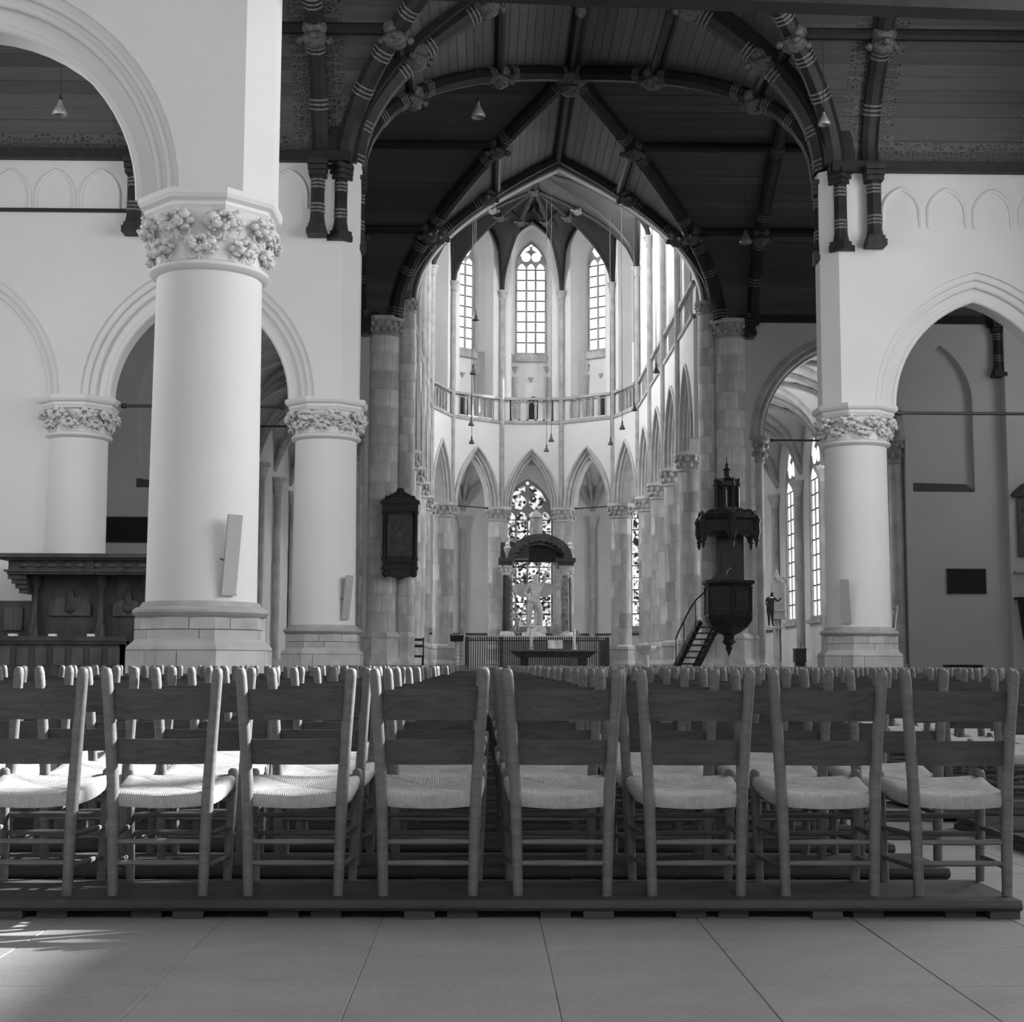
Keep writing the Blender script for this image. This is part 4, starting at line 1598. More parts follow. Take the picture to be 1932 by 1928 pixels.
# ---- carved wooden pew at far left
def pew():
    Y = 25.9
    q = lambda px, py, y=Y: at(px, py, y)
    t = thing('canopied_pew', 'dark carved wooden pew with heavy canopy at far left', 'pew', (0, 0, 0))
    xl, xr = q(18, 1100).x, q(330, 1100).x
    zt, zb = q(100, 1046).z, q(100, 1084).z
    zrail = q(100, 1201).z
    yb = YB - TW - 0.75        # back panel plane
    # canopy: stepped entablature
    m = MB()
    h = zt - zb
    for a, b, ov in ((0.80, 1.0, 0.30), (0.70, 0.80, 0.22), (0.22, 0.70, 0.10), (0.12, 0.22, 0.16), (0.0, 0.12, 0.12)):
        m.box(xl - ov + 0.1, xr, Y - ov, yb + 0.45, zb + h * a, zb + h * b)
    can = m.build('canopy', 'pew_wood', t)
    m = MB()
    x = xl + 0.25
    while x < xr - 0.2:
        m.blob((x, Y - 0.1, zb + h * 0.46), (0.10, 0.035, h * 0.16), 7)
        m.blob((x + 0.13, Y - 0.1, zb + h * 0.46), (0.035, 0.03, h * 0.1), 6)
        x += 0.26
    m.build('frieze_carving', 'pew_panel', can, 0.9)
    for k in range(2):
        MB().box(xl + 1.35 + k * 1.45, xl + 1.50 + k * 1.45, Y - 0.14, Y, zb, zt - h * 0.2).build('bracket_block', 'pew_wood', can)
    # scroll bracket under the left end
    m = MB()
    for k in range(4):
        m.box(xl - 0.02 + k * 0.05, xl + 0.3, Y - 0.05 + 0.06 * k, yb + 0.4, zb - 0.08 * (k + 1), zb - 0.08 * k)
    m.build('canopy_bracket', 'pew_wood', t)
    # back with panels
    x0 = q(38, 1140).x + 0.1
    m = MB()
    m.box(x0, xr, yb, yb + 0.12, 0, zb)
    m.build('back', 'pew_wood', t)
    for k, (a, b) in enumerate(((0.28, 1.02), (1.42, 1.95), (2.1, 2.5))):
        m = MB()
        ucx = x0 + (a + b) / 2
        hw = (b - a) / 2
        top = pointed(hw, hw * 0.75, 8)
        zb0 = zrail + 0.38
        m.poly([(ucx - hw, zb0)] + [(ucx + u, zb - 0.55 + z * 0.6) for u, z in top] + [(ucx + hw, zb0)], yb - 0.05, yb)
        pn = m.build('arched_panel', 'pew_panel', t)
        m = MB()
        m.blob((ucx, yb - 0.06, (zb0 + zb) / 2 - 0.1), (0.07, 0.03, 0.24), 8)
        m.blob((ucx, yb - 0.06, (zb0 + zb) / 2 - 0.22), (0.10, 0.03, 0.09), 8)
        m.build('panel_carving', 'pew_wood', pn, 0.9)
    for k, x in enumerate((x0 + 0.05, x0 + 1.22, x0 + 2.02)):
        m = MB()
        m.lathe([(0.10, zrail), (0.10, zrail + 0.2), (0.065, zrail + 0.25), (0.055, zb - 0.25), (0.10, zb - 0.18), (0.11, zb)], 10, (x, yb - 0.13))
        m.build('half_column', 'pew_wood', t, 0.6)
    # low back continuing to the left
    zl = q(10, 1131).z
    MB().box(q(-140, 1150).x, x0, yb + 0.02, yb + 0.12, 0, zl).build('low_back', 'pew_wood', t)
    for k in range(2):
        xx = q(3 + 18 * k, 1150).x
        MB().box(xx - 0.1, xx + 0.06, yb - 0.02, yb + 0.02, zrail + 0.12, zl - 0.12).build('back_panel', 'pew_panel', t)
    # front desk with sloping top and framed panels
    yf = Y - 0.25
    m = MB()
    xa = q(-140, 1210).x
    xdr = q(243, 1210).x
    m.box(xa, xdr, yf, yf + 0.08, 0.0, zrail - 0.08)
    m.build('desk_front', 'pew_wood', t)
    m = MB()
    m.box(xa, xdr + 0.03, yf - 0.08, yf + 0.3, zrail - 0.08, zrail)
    m.box(xa, xdr + 0.02, yf - 0.05, yf + 0.2, zrail - 0.13, zrail - 0.08)
    m.build('desk_rail', 'pew_wood', t)
    x = xa + 0.1
    k = 0
    while x < xdr - 0.2:
        MB().box(x, x + 0.20, yf - 0.022, yf, zrail - 0.50, zrail - 0.19).build('desk_panel', 'pew_panel', t)
        x += 0.315
        k += 1
    m = MB()
    m.box(xdr - 0.1, xdr + 0.02, yf, yb, 0, zrail)
    m.build('desk_end', 'pew_wood', t)
    for k, px in enumerate((25, 100, 172)):
        p = q(px, 1195, yf + 0.1)
        b = thing('hymn_book', ('leftmost', 'middle', 'rightmost')[k] + ' of the small books lying on the pew desk', 'book', (p.x, yf + 0.1, zrail + 0.001), 0.1 * k, 'books on the pew desk')
        MB().box(-0.06, 0.06, -0.08, 0.08, 0.006, 0.042).build('pages', 'paper', b)
        m = MB()
        m.box(-0.065, 0.065, -0.085, 0.085, 0.0, 0.006)
        m.box(-0.065, 0.065, -0.085, 0.085, 0.042, 0.048)
        m.box(-0.067, -0.06, -0.085, 0.085, 0.0, 0.048)
        m.build('cover', 'cover_grey', b)


pew()

# ---- iron tie rods across the arches
def rod(label, a, b, r=0.03):
    t = thing('tie_rod', label, 'tie rod', (0, 0, 0), 0, 'iron tie rods between the columns')
    m = MB()
    m.tube([a, b], r, 8)
    m.build('bar', 'iron', t)
    d = (Vector(b) - Vector(a)).normalized()
    MB().tube([Vector(a), Vector(a) + d * 0.1], r * 1.7, 8).build('end_collar', 'iron', t)
    MB().tube([Vector(b) - d * 0.1, Vector(b)], r * 1.7, 8).build('end_collar', 'iron', t)


za = at(300, 755, YB).z
rod('iron tie rod behind the big column across the left arch', (-6.93, YB, 5.79), (-3.84, YB, 5.79))
p = at(505, 801, YT)
rod('lower iron tie rod in the left choir aisle arch', (-7.2, YT + 0.3, p.z), (-3.8, YT + 0.3, p.z))
rod('iron tie rod across the right arch before the blind niche', (7.89, YB, 5.75), (11.04, YB, 5.75))
p = at(1500, 818, YT)
rod('iron tie rod across the stone arch right of the pulpit', (XA + 5.95, YT + 0.3, 7.18), (XA + 9.05, YT + 0.3, 7.18))
for i, lab in ((1, 'iron tie rod across the choir arch right of the monument'), (3, 'iron tie rod across the choir arch left of the monument')):
    a, b = apse[i], apse[i + 1]
    va_, vb_ = Vector((*a, ZC - 0.05)), Vector((*b, ZC - 0.05))
    dd = (vb_ - va_).normalized() * 0.55
    rod(lab, va_ + dd, vb_ - dd, 0.025)


# ---- memorial tablet on the left crossing pier
def tablet():
    Y = 39.35
    c = at(755, 1010, Y)
    t = thing('memorial_tablet', 'dark carved memorial tablet with pediment hung on the left crossing pier', 'memorial', (c.x, Y, 0), 0)
    z = lambda py: at(755, py, Y).z
    w = 0.47
    MB().box(-w, w, -0.02, 0.12, z(1078), z(948)).build('back_board', 'pulpit_wood', t)
    MB().box(-w * 0.72, w * 0.72, -0.05, -0.02, z(1050), z(972)).build('inscription_panel', 'tablet_face', t)
    for e in (-1, 1):
        m = MB()
        m.lathe([(0.085, z(1056)), (0.085, z(1052)), (0.06, z(1050)), (0.055, z(974)), (0.085, z(970)), (0.085, z(965))], 10, (e * w * 0.88, -0.08))
        m.build('side_column', 'pulpit_wood', t, 0.6)
    m = MB()
    m.box(-w * 1.12, w * 1.12, -0.16, 0.12, z(951), z(946))
    m.box(-w * 1.02, w * 1.02, -0.10, 0.12, z(966), z(951))
    m.build('entablature', 'pulpit_wood', t)
    m = MB()
    m.poly([(-w * 1.1, z(946)), (w * 1.1, z(946)), (w * 0.15, z(926)), (-w * 0.15, z(926))], -0.12, 0.1)
    pd = m.build('pediment', 'pulpit_wood', t)
    m = MB()
    for k in range(7):
        u = -0.75 + k * 0.25
        m.blob((u * w, -0.13, z(942) + (1 - abs(u)) * 0.17), (0.06, 0.03, 0.05), 6)
    m.blob((0, -0.1, z(925)), (0.12, 0.06, 0.06), 7)
    m.build('pediment_carving', 'pulpit_carving', pd, 0.9)
    m = MB()
    m.box(-w * 1.06, w * 1.06, -0.12, 0.12, z(1074), z(1070))
    m.box(-w * 0.95, w * 0.95, -0.08, 0.12, z(1070), z(1056))
    m.build('base_moulding', 'pulpit_wood', t)
    m = MB()
    for k in range(9):
        m.blob(((-0.8 + 0.2 * k) * w, -0.09, z(1063)), (0.035, 0.02, 0.05), 6)
    m.build('base_lettering', 'pulpit_carving', t, 0.9)
    m = MB()
    m.poly([(-w, z(1074)), (w, z(1074)), (w * 0.8, z(1086)), (w * 0.3, z(1090)), (0, z(1094)), (-w * 0.3, z(1090)), (-w * 0.8, z(1086))], -0.08, 0.08)
    for e in (-1, 1):
        m.blob((e * w * 0.8, -0.08, z(1083)), (0.1, 0.05, 0.1), 8)
    m.build('apron', 'pulpit_carving', t)
    # bracket arms to the pier shaft
    MB().box(-0.2, 0.2, 0.1, 0.5, z(1040), z(1030)).build('fixing', 'iron', t)


mat('tablet_face', 0.10, 0.5, 0.35, 9, 0.1, 60)
tablet()


# ---- pulpit
def pulpit():
    Y = 38.55
    k = Y / 2760.0
    c = at(1374, 1130, Y)
    z = lambda py: at(1374, py, Y).z
    t = thing('pulpit', 'dark carved wooden pulpit with sounding board and lantern crown', 'pulpit', (c.x, Y, 0), 0)
    n, ph = 6, PI / 6
    prof = [(0.1, 1239), (3, 1232), (7, 1222), (5, 1219), (14, 1211), (10, 1206), (11, 1199), (24, 1193), (38, 1183), (46, 1172), (48, 1164), (46, 1161), (45, 1108), (49, 1104), (53, 1101), (53, 1096)]
    m = MB()
    m.lathe([(a * k, z(b)) for a, b in prof], n, (0, 0), ph)
    tub = m.build('tub', 'pulpit_wood', t)
    for i in range(n):
        a = i * PI / 3
        M = Matrix.Rotation(a, 4, 'Z')
        rr = 45 * k * math.cos(PI / 6)
        m = MB()
        m.box(rr - 0.01, rr + 0.02, -0.2, 0.2, z(1152), z(1116), M)
        pn = m.build('tub_panel', 'pulpit_carving', tub)
        b = a + PI / 6
        m = MB()
        m.lathe([(0.05, z(1160)), (0.035, z(1156)), (0.035, z(1113)), (0.055, z(1108))], 8, (46 * k * math.cos(b), 46 * k * math.sin(b)))
        m.build('corner_column', 'pulpit_wood', tub, 0.6)
    m = MB()
    m.poly([(-0.55, z(1096)), (0.0, z(1096)), (0.05, z(1086)), (-0.4, z(1085))], -0.45, 0.0)
    m.build('reading_desk', 'pulpit_carving', t)
    m = MB()
    m.tube([(-0.05, -0.2, z(1088)), (-0.06, -0.2, z(1080)), (-0.0, -0.2, z(1075)), (0.06, -0.2, z(1073))], 0.018, 6)
    m.build('microphone', 'grey_board', t)
    # back panel
    m = MB()
    m.box(-0.24, 0.50, 0.40, 0.52, z(1100), z(1000))
    bp = m.build('back_panel', 'pulpit_wood', t)
    MB().box(-0.12, 0.38, 0.37, 0.40, z(1085), z(1030)).build('back_carving', 'pulpit_carving', bp)
    # sounding board
    m = MB()
    prof = [(20, 1012), (50, 1010), (58, 1006), (58, 985), (62, 980), (60, 974), (48, 967), (30, 965), (22, 964)]
    m.lathe([(a * k, z(b)) for a, b in prof], n, (0, 0), ph)
    sb = m.build('sounding_board', 'pulpit_wood', t)
    for i in range(n):
        a = i * PI / 3 + ph
        x, y = 58 * k * math.cos(a), 58 * k * math.sin(a)
        m = MB()
        m.lathe([(0.01, z(1036)), (0.03, z(1033)), (0.055, z(1028)), (0.04, z(1024)), (0.08, z(1022)), (0.05, z(1019)), (0.10, z(1008)), (0.09, z(990)), (0.12, z(985)), (0.06, z(975))], 8, (x, y))
        m.build('pendant', 'pulpit_carving', sb, 0.7)
        a2 = (i + 1) * PI / 3 + ph
        p0, p1 = Vector((x, y)), Vector((58 * k * math.cos(a2), 58 * k * math.sin(a2)))
        M, L = frame(p0, p1)
        cv = pointed(L / 2 - 0.08, 0.24, 6)
        m = MB()
        m.poly([(L - 0.02, z(1005)), (0.02, z(1005)), (0.02, z(1022))] + [(L / 2 + u, z(1022) + q) for u, q in cv] + [(L - 0.02, z(1022))], -0.03, 0.03, M)
        m.build('valance', 'pulpit_carving', sb)
        m = MB()
        m.tube([(L / 2 + u, 0.0, z(984) + q) for u, q in pointed(L / 2 - 0.02, 0.22, 6)], 0.035, 6, M)
        m.build('gable', 'pulpit_carving', sb, 0.8)
    # lantern
    m = MB()
    m.lathe([(24 * k, z(964)), (24 * k, z(958)), (21 * k, z(957))], 8, (0, 0), PI / 8)
    m.build('lantern_sill', 'pulpit_wood', t)
    m = MB()
    m.lathe([(21 * k, z(921)), (24 * k, z(918)), (24 * k, z(910)), (20 * k, z(904)), (8 * k, z(901)), (6 * k, z(899))], 8, (0, 0), PI / 8)
    ln = m.build('lantern', 'pulpit_wood', t)
    for i in range(8):
        a = i * PI / 4 + PI / 8
        m = MB()
        m.box(-0.045, 0.045, -0.045, 0.045, z(958), z(920), Matrix.Translation((20.5 * k * math.cos(a), 20.5 * k * math.sin(a), 0)) @ Matrix.Rotation(a, 4, 'Z'))
        m.build('lantern_post', 'pulpit_wood', ln)
        m = MB()
        m.lathe([(0.05, z(918)), (0.02, z(908)), (0.03, z(905)), (0.005, z(901))], 6, (23.5 * k * math.cos(a), 23.5 * k * math.sin(a)))
        m.build('lantern_knob', 'pulpit_carving', ln)
    m = MB()
    m.lathe([(6 * k, z(900)), (6 * k, z(888)), (8 * k, z(886)), (3 * k, z(882)), (1.5 * k, z(880)), (4 * k, z(877)), (1 * k, z(873)), (0.6 * k, z(862))], 8)
    m.build('finial', 'pulpit_wood', t, 0.6)
    # stairs
    b0, b1 = at(1262, 1322, 37.6) - c, at(1338, 1172, 38.5) - c
    b0.y, b1.y = 37.6 - Y, 38.5 - Y
    b0.z, b1.z = 0.0, at(1338, 1172, 38.5).z
    st = empty('stair')
    st.parent = t
    side = Vector((0.24, -0.12, 0.0))
    for e, nm in ((-1, 'stringer'), (1, 'stringer')):
        m = MB()
        m.tube([b0 + side * e, b0.lerp(b1, 0.5) + side * e, b1 + side * e], 0.10, 4)
        m.build(nm, 'pulpit_wood', st)
    ns = 13
    for i in range(1, ns):
        q = b0.lerp(b1, i / ns)
        m = MB()
        M = Matrix.Translation(q) @ Matrix.Rotation(math.atan2(side.y, side.x), 4, 'Z')
        m.box(-0.27, 0.27, -0.12, 0.12, -0.02, 0.02, M)
        m.build('tread', 'pulpit_wood', st)
    m = MB()
    hr = [at(px, py, yy) - Vector((c.x, Y, 0)) for px, py, yy in ((1275, 1205, 37.7), (1280, 1192, 37.8), (1290, 1172, 38.0), (1301, 1150, 38.2), (1312, 1133, 38.35), (1330, 1116, 38.5))]
    m.tube(hr, 0.022, 6)
    hro = m.build('handrail', 'iron', st, 0.8)
    for i, f in ((0, 0.12), (2, 0.42), (4, 0.8)):
        p = hr[i]
        m = MB()
        m.tube([p, (p.x, p.y, max(0.0, p.z - 0.95))], 0.014, 5)
        m.build('baluster', 'iron', hro)


pulpit()


# ---- figures for the monument: one continuous skinned body each
def figure(name, mt, parent, joints, edges, M=None):
    """joints: name -> (x, y, z, radius); grown with Skin + Subdivision"""
    keys = list(joints)
    me = bpy.data.meshes.new(name)
    vs = [M @ Vector(joints[k][:3]) if M else Vector(joints[k][:3]) for k in keys]
    me.from_pydata(vs, [(keys.index(a), keys.index(b)) for a, b in edges], [])
    o = link(name, me, parent)
    sk = o.modifiers.new('skin', 'SKIN')
    layer = me.skin_vertices[0] if me.skin_vertices else None
    if layer is None:
        bm = bmesh.new(); bm.from_mesh(me); bm.verts.layers.skin.verify(); bm.to_mesh(me); bm.free()
        layer = me.skin_vertices[0]
    s = M.to_scale().x if M else 1.0
    for i, k in enumerate(keys):
        r = joints[k][3] * s
        layer.data[i].radius = (r, r)
        layer.data[i].use_root = (i == 0)
    su = o.modifiers.new('smooth', 'SUBSURF')
    su.levels = su.render_levels = 2
    me.materials.append(MATS[mt])
    for p in me.polygons:
        p.use_smooth = True
    return o


BODY_E = [('hip', 'waist'), ('waist', 'chest'), ('chest', 'neck'), ('neck', 'head'), ('head', 'crown'),
          ('chest', 'shl'), ('shl', 'ell'), ('ell', 'hal'), ('chest', 'shr'), ('shr', 'elr'), ('elr', 'har'),
          ('hip', 'thl'), ('thl', 'knl'), ('knl', 'anl'), ('anl', 'tol'), ('hip', 'thr'), ('thr', 'knr'), ('knr', 'anr'), ('anr', 'tor')]


def body(ell, hal, elr, har, knl, anl, knr, anr, lean=0.0, head=(0, 0)):
    return {'hip': (0, 0, 0.98, 0.15), 'waist': (0.01 + lean * 0.3, 0, 1.15, 0.125), 'chest': (lean, 0, 1.40, 0.155), 'neck': (lean * 1.1 + head[0] * 0.5, 0, 1.58, 0.06),
            'head': (lean * 1.1 + head[0], head[1], 1.70, 0.10), 'crown': (lean * 1.1 + head[0], head[1], 1.80, 0.075),
            'shl': (lean - 0.19, 0, 1.47, 0.07), 'ell': (*ell, 0.05), 'hal': (*hal, 0.04), 'shr': (lean + 0.19, 0, 1.47, 0.07), 'elr': (*elr, 0.05), 'har': (*har, 0.04),
            'thl': (-0.10, 0, 0.88, 0.11), 'knl': (*knl, 0.075), 'anl': (*anl, 0.05), 'tol': (anl[0] - 0.02, anl[1] - 0.15, anl[2] - 0.05, 0.04),
            'thr': (0.10, 0, 0.88, 0.11), 'knr': (*knr, 0.075), 'anr': (*anr, 0.05), 'tor': (anr[0] + 0.03, anr[1] - 0.15, anr[2] - 0.05, 0.04)}


def monument():
    Y = 55.0
    k = Y / 2760.0
    c = at(1014, 1150, Y)
    t = thing('marble_monument', 'marble tomb monument with columns, arched black canopy and winged figure', 'monument', (c.x, Y, 0), 0)
    X = lambda px: (px - 1014) * k
    Z = lambda py: at(1014, py, Y).z
    zp = Z(1200)
    m = MB()
    m.box(X(936), X(1092), -0.3, 2.0, 0.0, 0.35)
    m.box(X(944), X(1084), -0.1, 1.8, 0.35, zp - 0.15)
    m.build('pedestal', 'monument_stone', t)
    m = MB()
    m.box(X(938), X(1090), -0.25, 1.95, zp - 0.15, zp)
    m.build('pedestal_cornice', 'marble_white', t)
    for i, (px, y, mt) in enumerate(((954, 0.1, 'marble_dark'), (1067, 0.1, 'marble_grey'), (962, 1.5, 'marble_grey'), (1076, 1.5, 'marble_dark'))):
        x = X(px)
        m = MB()
        m.lathe([(0.15, zp + 0.18), (0.145, zp + 1.2), (0.125, Z(1084))], 16, (x, y))
        cl = m.build('column', mt, t, 0.6)
        m = MB()
        m.lathe([(0.24, zp), (0.24, zp + 0.07), (0.20, zp + 0.1), (0.17, zp + 0.18)], 16, (x, y))
        m.build('column_base', 'marble_white', cl, 0.5)
        m = MB()
        m.lathe([(0.13, Z(1085)), (0.15, Z(1082)), (0.14, Z(1080)), (0.22, Z(1071)), (0.25, Z(1070)), (0.25, Z(1067))], 12, (x, y))
        for q in range(8):
            a = q * PI / 4
            m.blob((x + 0.18 * math.cos(a), y + 0.18 * math.sin(a), Z(1076)), (0.05, 0.05, 0.07), 6)
        m.build('column_capital', 'marble_white', cl, 0.7)
    # canopy: entablature blocks and barrel arch
    for e, (a, b) in ((-1, (944, 966)), (1, (1052, 1082))):
        m = MB()
        m.box(X(a) - 0.0, X(b), -0.15, 1.75, Z(1067), Z(1060))
        m.box(X(a) - 0.08, X(b) + 0.08, -0.22, 1.8, Z(1060), Z(1053))
        m.build('entablature', 'marble_dark', t)
    m = MB()
    Rr = (X(1080) - X(958)) / 2
    uc = (X(958) + X(1080)) / 2
    arc = [(-Rr * math.cos(q * PI / 16), Rr * 0.78 * math.sin(q * PI / 16)) for q in range(17)]
    arc_i = [(-Rr * 0.76 * math.cos(q * PI / 16), Rr * 0.56 * math.sin(q * PI / 16)) for q in range(17)]
    arch_ring(m, uc, Z(1055), arc, arc_i, -0.2, 1.75)
    m.build('canopy_arch', 'marble_dark', t, 0.5)
    m = MB()
    m.poly([(uc + u * 1.0, Z(1056) + z) for u, z in arc_i] , 1.3, 1.5)
    m.build('canopy_back', 'marble_dark', t)
    m = MB()
    for q in range(12):
        a = PI * (q + 0.5) / 12
        m.blob((uc - Rr * 0.74 * math.cos(a), -0.2, Z(1055) + Rr * 0.55 * math.sin(a)), (0.09, 0.05, 0.06), 6)
    m.build('canopy_fringe', 'pulpit_carving', t, 0.9)
    m = MB()
    m.box(X(944), X(998), 0.1, 1.6, Z(1053), Z(1023))
    m.build('side_wing', 'marble_dark', t)
    for px in (957, 1075):
        m = MB()
        x = X(px)
        m.lathe([(0.07, Z(1053)), (0.05, Z(1049)), (0.12, Z(1040)), (0.15, Z(1034)), (0.08, Z(1030)), (0.10, Z(1027)), (0.03, Z(1022))], 10, (x, -0.02))
        m.build('urn', 'marble_white', t, 0.6)
    m = MB()
    x = X(1013)
    m.lathe([(0.40, Z(1022)), (0.40, Z(1012)), (0.27, Z(1008)), (0.25, Z(975)), (0.30, Z(972)), (0.24, Z(967)), (0.05, Z(958))], 8, (x, 0.9), PI / 8)
    m.build('crowning_urn', 'monument_stone', t, 0.5)
    # winged figure of fame
    sc = 1.24
    M = Matrix.Translation((X(1008), 0.45, zp + 0.12)) @ Matrix.Scale(sc, 4)
    J = body((-0.30, -0.05, 1.22), (-0.12, -0.16, 1.10), (0.33, -0.08, 1.62), (0.36, -0.12, 1.92), (-0.13, -0.05, 0.50), (-0.16, 0, 0.07), (0.07, 0.02, 0.52), (0.02, 0.05, 0.07), 0.05)
    fo = figure('standing_figure', 'marble_white', t, J, BODY_E, M)
    for e, tip, z0 in ((1, (0.86, 0.1, 1.42), 1.28), (-1, (-0.66, 0.15, 1.46), 1.32)):
        m = MB()
        pts = [(e * 0.12, 0.12, 1.42), (e * 0.35, 0.12, 1.55), tip, (e * 0.62, 0.12, 1.25), (e * 0.40, 0.12, 1.10), (e * 0.15, 0.12, 1.12)]
        fr_ = [M @ Vector(p) for p in pts]
        bk = [M @ (Vector(p) + Vector((0, 0.06, 0.0))) for p in pts]
        n = len(pts)
        m.add(fr_ + bk, [tuple(range(n)), tuple(range(2 * n - 1, n - 1, -1))] + [(i, (i + 1) % n, (i + 1) % n + n, i + n) for i in range(n)])
        m.build('wing', 'marble_white', fo)
    m = MB()
    pts = [M @ Vector(p) for p in ((-0.16, -0.06, 1.02), (0.04, -0.12, 0.96), (0.16, -0.06, 0.80), (0.20, 0.04, 0.58), (0.19, 0.08, 0.35), (0.22, 0.08, 0.08))]
    m.tube(pts, [0.09, 0.12, 0.12, 0.11, 0.10, 0.08], 8)
    m.build('drapery', 'marble_white', fo, 0.9)
    m = MB()
    m.lathe([(0.45, zp), (0.45, zp + 0.12), (0.38, zp + 0.16)], 10, (X(1008), 0.45))
    m.blob((X(1020), 0.3, zp + 0.2), (0.25, 0.2, 0.2), 8)
    m.build('figure_base', 'marble_white', t, 0.6)
    # putti
    for px, s, lab in ((975, 0.55, 0), (1047, 0.46, 1), (1088, 0.52, 2)):
        M2 = Matrix.Translation((X(px), -0.05 if lab < 2 else -0.35, zp if lab < 2 else zp - 0.55)) @ Matrix.Scale(s * 0.8, 4)
        Jp = body((-0.34, -0.1, 1.60), (-0.10, -0.15, 1.80), (0.33, -0.1, 1.25), (0.15, -0.25, 1.1), (-0.14, -0.1, 0.5), (-0.13, 0, 0.07), (0.16, -0.05, 0.5), (0.15, 0.05, 0.07), 0.02)
        for q in Jp:
            if q in ('head', 'crown'):
                Jp[q] = (*Jp[q][:3], Jp[q][3] * 1.45)
            else:
                Jp[q] = (*Jp[q][:3], Jp[q][3] * 1.2)
        figure('cherub', 'monument_stone', t, Jp, BODY_E, M2)
    m = MB()
    m.lathe([(0.08, zp), (0.2, zp + 0.15), (0.23, zp + 0.4), (0.17, zp + 0.6), (0.06, zp + 0.68)], 12, (X(1049), -0.1), 0, Matrix.Diagonal((1, 0.5, 0.8, 1)) @ Matrix.Translation((0, 0, zp * 0.25)))
    m.build('shield', 'monument_stone', t, 0.8)
    m = MB()
    m.box(X(1076), X(1100), -0.6, -0.1, 0, zp - 0.55)
    m.build('side_pedestal', 'monument_stone', t)


monument()


# ---- iron choir railing
def railing():
    Y = 52.6
    a, b = at(880, 1230, Y), at(1147, 1230, Y)
    zt = at(1014, 1208, Y).z
    t = thing('choir_railing', 'dark iron railing of close upright bars before the monument', 'railing')
    m = MB()
    n = 62
    for i in range(n + 1):
        x = a.x + (b.x - a.x) * i / n
        m.box(x - 0.018, x + 0.018, Y - 0.018, Y + 0.018, 0.1, zt + 0.05)
        m.lathe([(0.03, zt + 0.05), (0.035, zt + 0.08), (0.005, zt + 0.14)], 4, (x, Y))
    tag(m.build('bars', 'iron', t), kind='stuff')
    for z in (0.15, zt - 0.03):
        MB().box(a.x, b.x, Y - 0.03, Y + 0.03, z, z + 0.05).build('rail', 'iron', t)
    for x in (a.x, b.x, at(945, 1230, Y).x):
        m = MB()
        m.box(x - 0.05, x + 0.05, Y - 0.05, Y + 0.05, 0, zt + 0.12)
        m.build('post', 'iron', t)
    for x in (a.x, b.x):
        for j in range(12):
            pass
    m = MB()
    for x in (a.x, b.x):
        for j in range(24):
            y = Y + 0.15 + j * 0.15
            m.box(x - 0.018, x + 0.018, y - 0.018, y + 0.018, 0.1, zt + 0.05)
        m.box(x - 0.03, x + 0.03, Y, Y + 3.6, zt - 0.03, zt + 0.02)
    tag(m.build('return_bars', 'iron', t), kind='stuff')


railing()


# ---- communion table with candles and open book
def table():
    Y = 46.0
    a, b = at(956, 1226, Y), at(1131, 1226, Y)
    zt = at(1040, 1226, Y).z
    t = thing('communion_table', 'long dark communion table before the choir railing', 'table', ((a.x + b.x) / 2, Y, 0))
    hw = (b.x - a.x) / 2
    MB().box(-hw, hw, -0.45, 0.45, zt - 0.05, zt).build('table_top', 'table_top', t)
    m = MB()
    m.poly([(-hw + 0.1, zt - 0.05), (hw - 0.1, zt - 0.05), (hw - 0.35, zt - 0.24), (-hw + 0.35, zt - 0.24)], -0.38, 0.38)
    m.build('apron', 'pulpit_wood', t)
    for x in (-hw + 0.55, hw - 0.55):
        MB().box(x - 0.13, x + 0.13, -0.3, 0.3, 0, zt - 0.24).build('leg', 'pulpit_wood', t)
    MB().box(-hw + 0.6, hw - 0.6, -0.06, 0.06, 0.3, 0.45).build('stretcher', 'pulpit_wood', t)
    for px, lab in ((1002, 'left white candle on the communion table'), (1083, 'right white candle on the communion table')):
        p = at(px, 1200, Y)
        cnd = thing('candle', lab, 'candle', (p.x, Y - 0.1, zt), 0, 'candles on the communion table')
        hz = at(px, 1186, Y).z - zt
        m = MB()
        m.lathe([(0.045, 0.1), (0.04, hz - 0.02), (0.03, hz)], 12)
        cn = m.build('wax_stick', 'wax', cnd, 0.6)
        m = MB()
        m.tube([(0, 0, hz), (0.004, 0, hz + 0.025)], 0.004, 5)
        m.build('wick', 'iron', cnd)
        m = MB()
        m.lathe([(0.10, 0.0), (0.10, 0.015), (0.05, 0.03), (0.045, 0.08), (0.075, 0.1), (0.07, 0.115)], 14)
        m.build('holder', 'marble_white', cnd, 0.6)
    p = at(1047, 1220, Y)
    bk = thing('open_book', 'large open book propped up on the communion table', 'book', (p.x, Y - 0.15, zt), 0)
    for e in (-1, 1):
        m = MB()
        pts = [(0, 0.06)] + [(e * 0.235 * q / 4, 0.06 + 0.035 * math.sin(PI * q / 5)) for q in range(1, 5)] + [(e * 0.235, 0.03), (0, 0.02)]
        M = Matrix.Translation((0, 0, 0)) @ Matrix.Rotation(R(62), 4, 'X')
        n = len(pts)
        vs = [M @ Vector((u, 0.0, q)) for u, q in pts] + [M @ Vector((u, 0.30, q)) for u, q in pts]
        m.add(vs, [tuple(range(n)), tuple(range(2 * n - 1, n - 1, -1))] + [(i, (i + 1) % n, (i + 1) % n + n, i + n) for i in range(n)])
        m.build('pages', 'paper', bk)
    m = MB()
    m.box(-0.25, 0.25, 0, 0.32, 0.0, 0.02, Matrix.Rotation(R(62), 4, 'X'))
    m.build('cover', 'pulpit_wood', bk)
    m = MB()
    m.poly([(-0.2, 0.0), (0.2, 0.0), (0.2, 0.02), (-0.2, 0.02)], 0.0, 0.35)
    m.build('book_rest', 'pulpit_wood', bk)


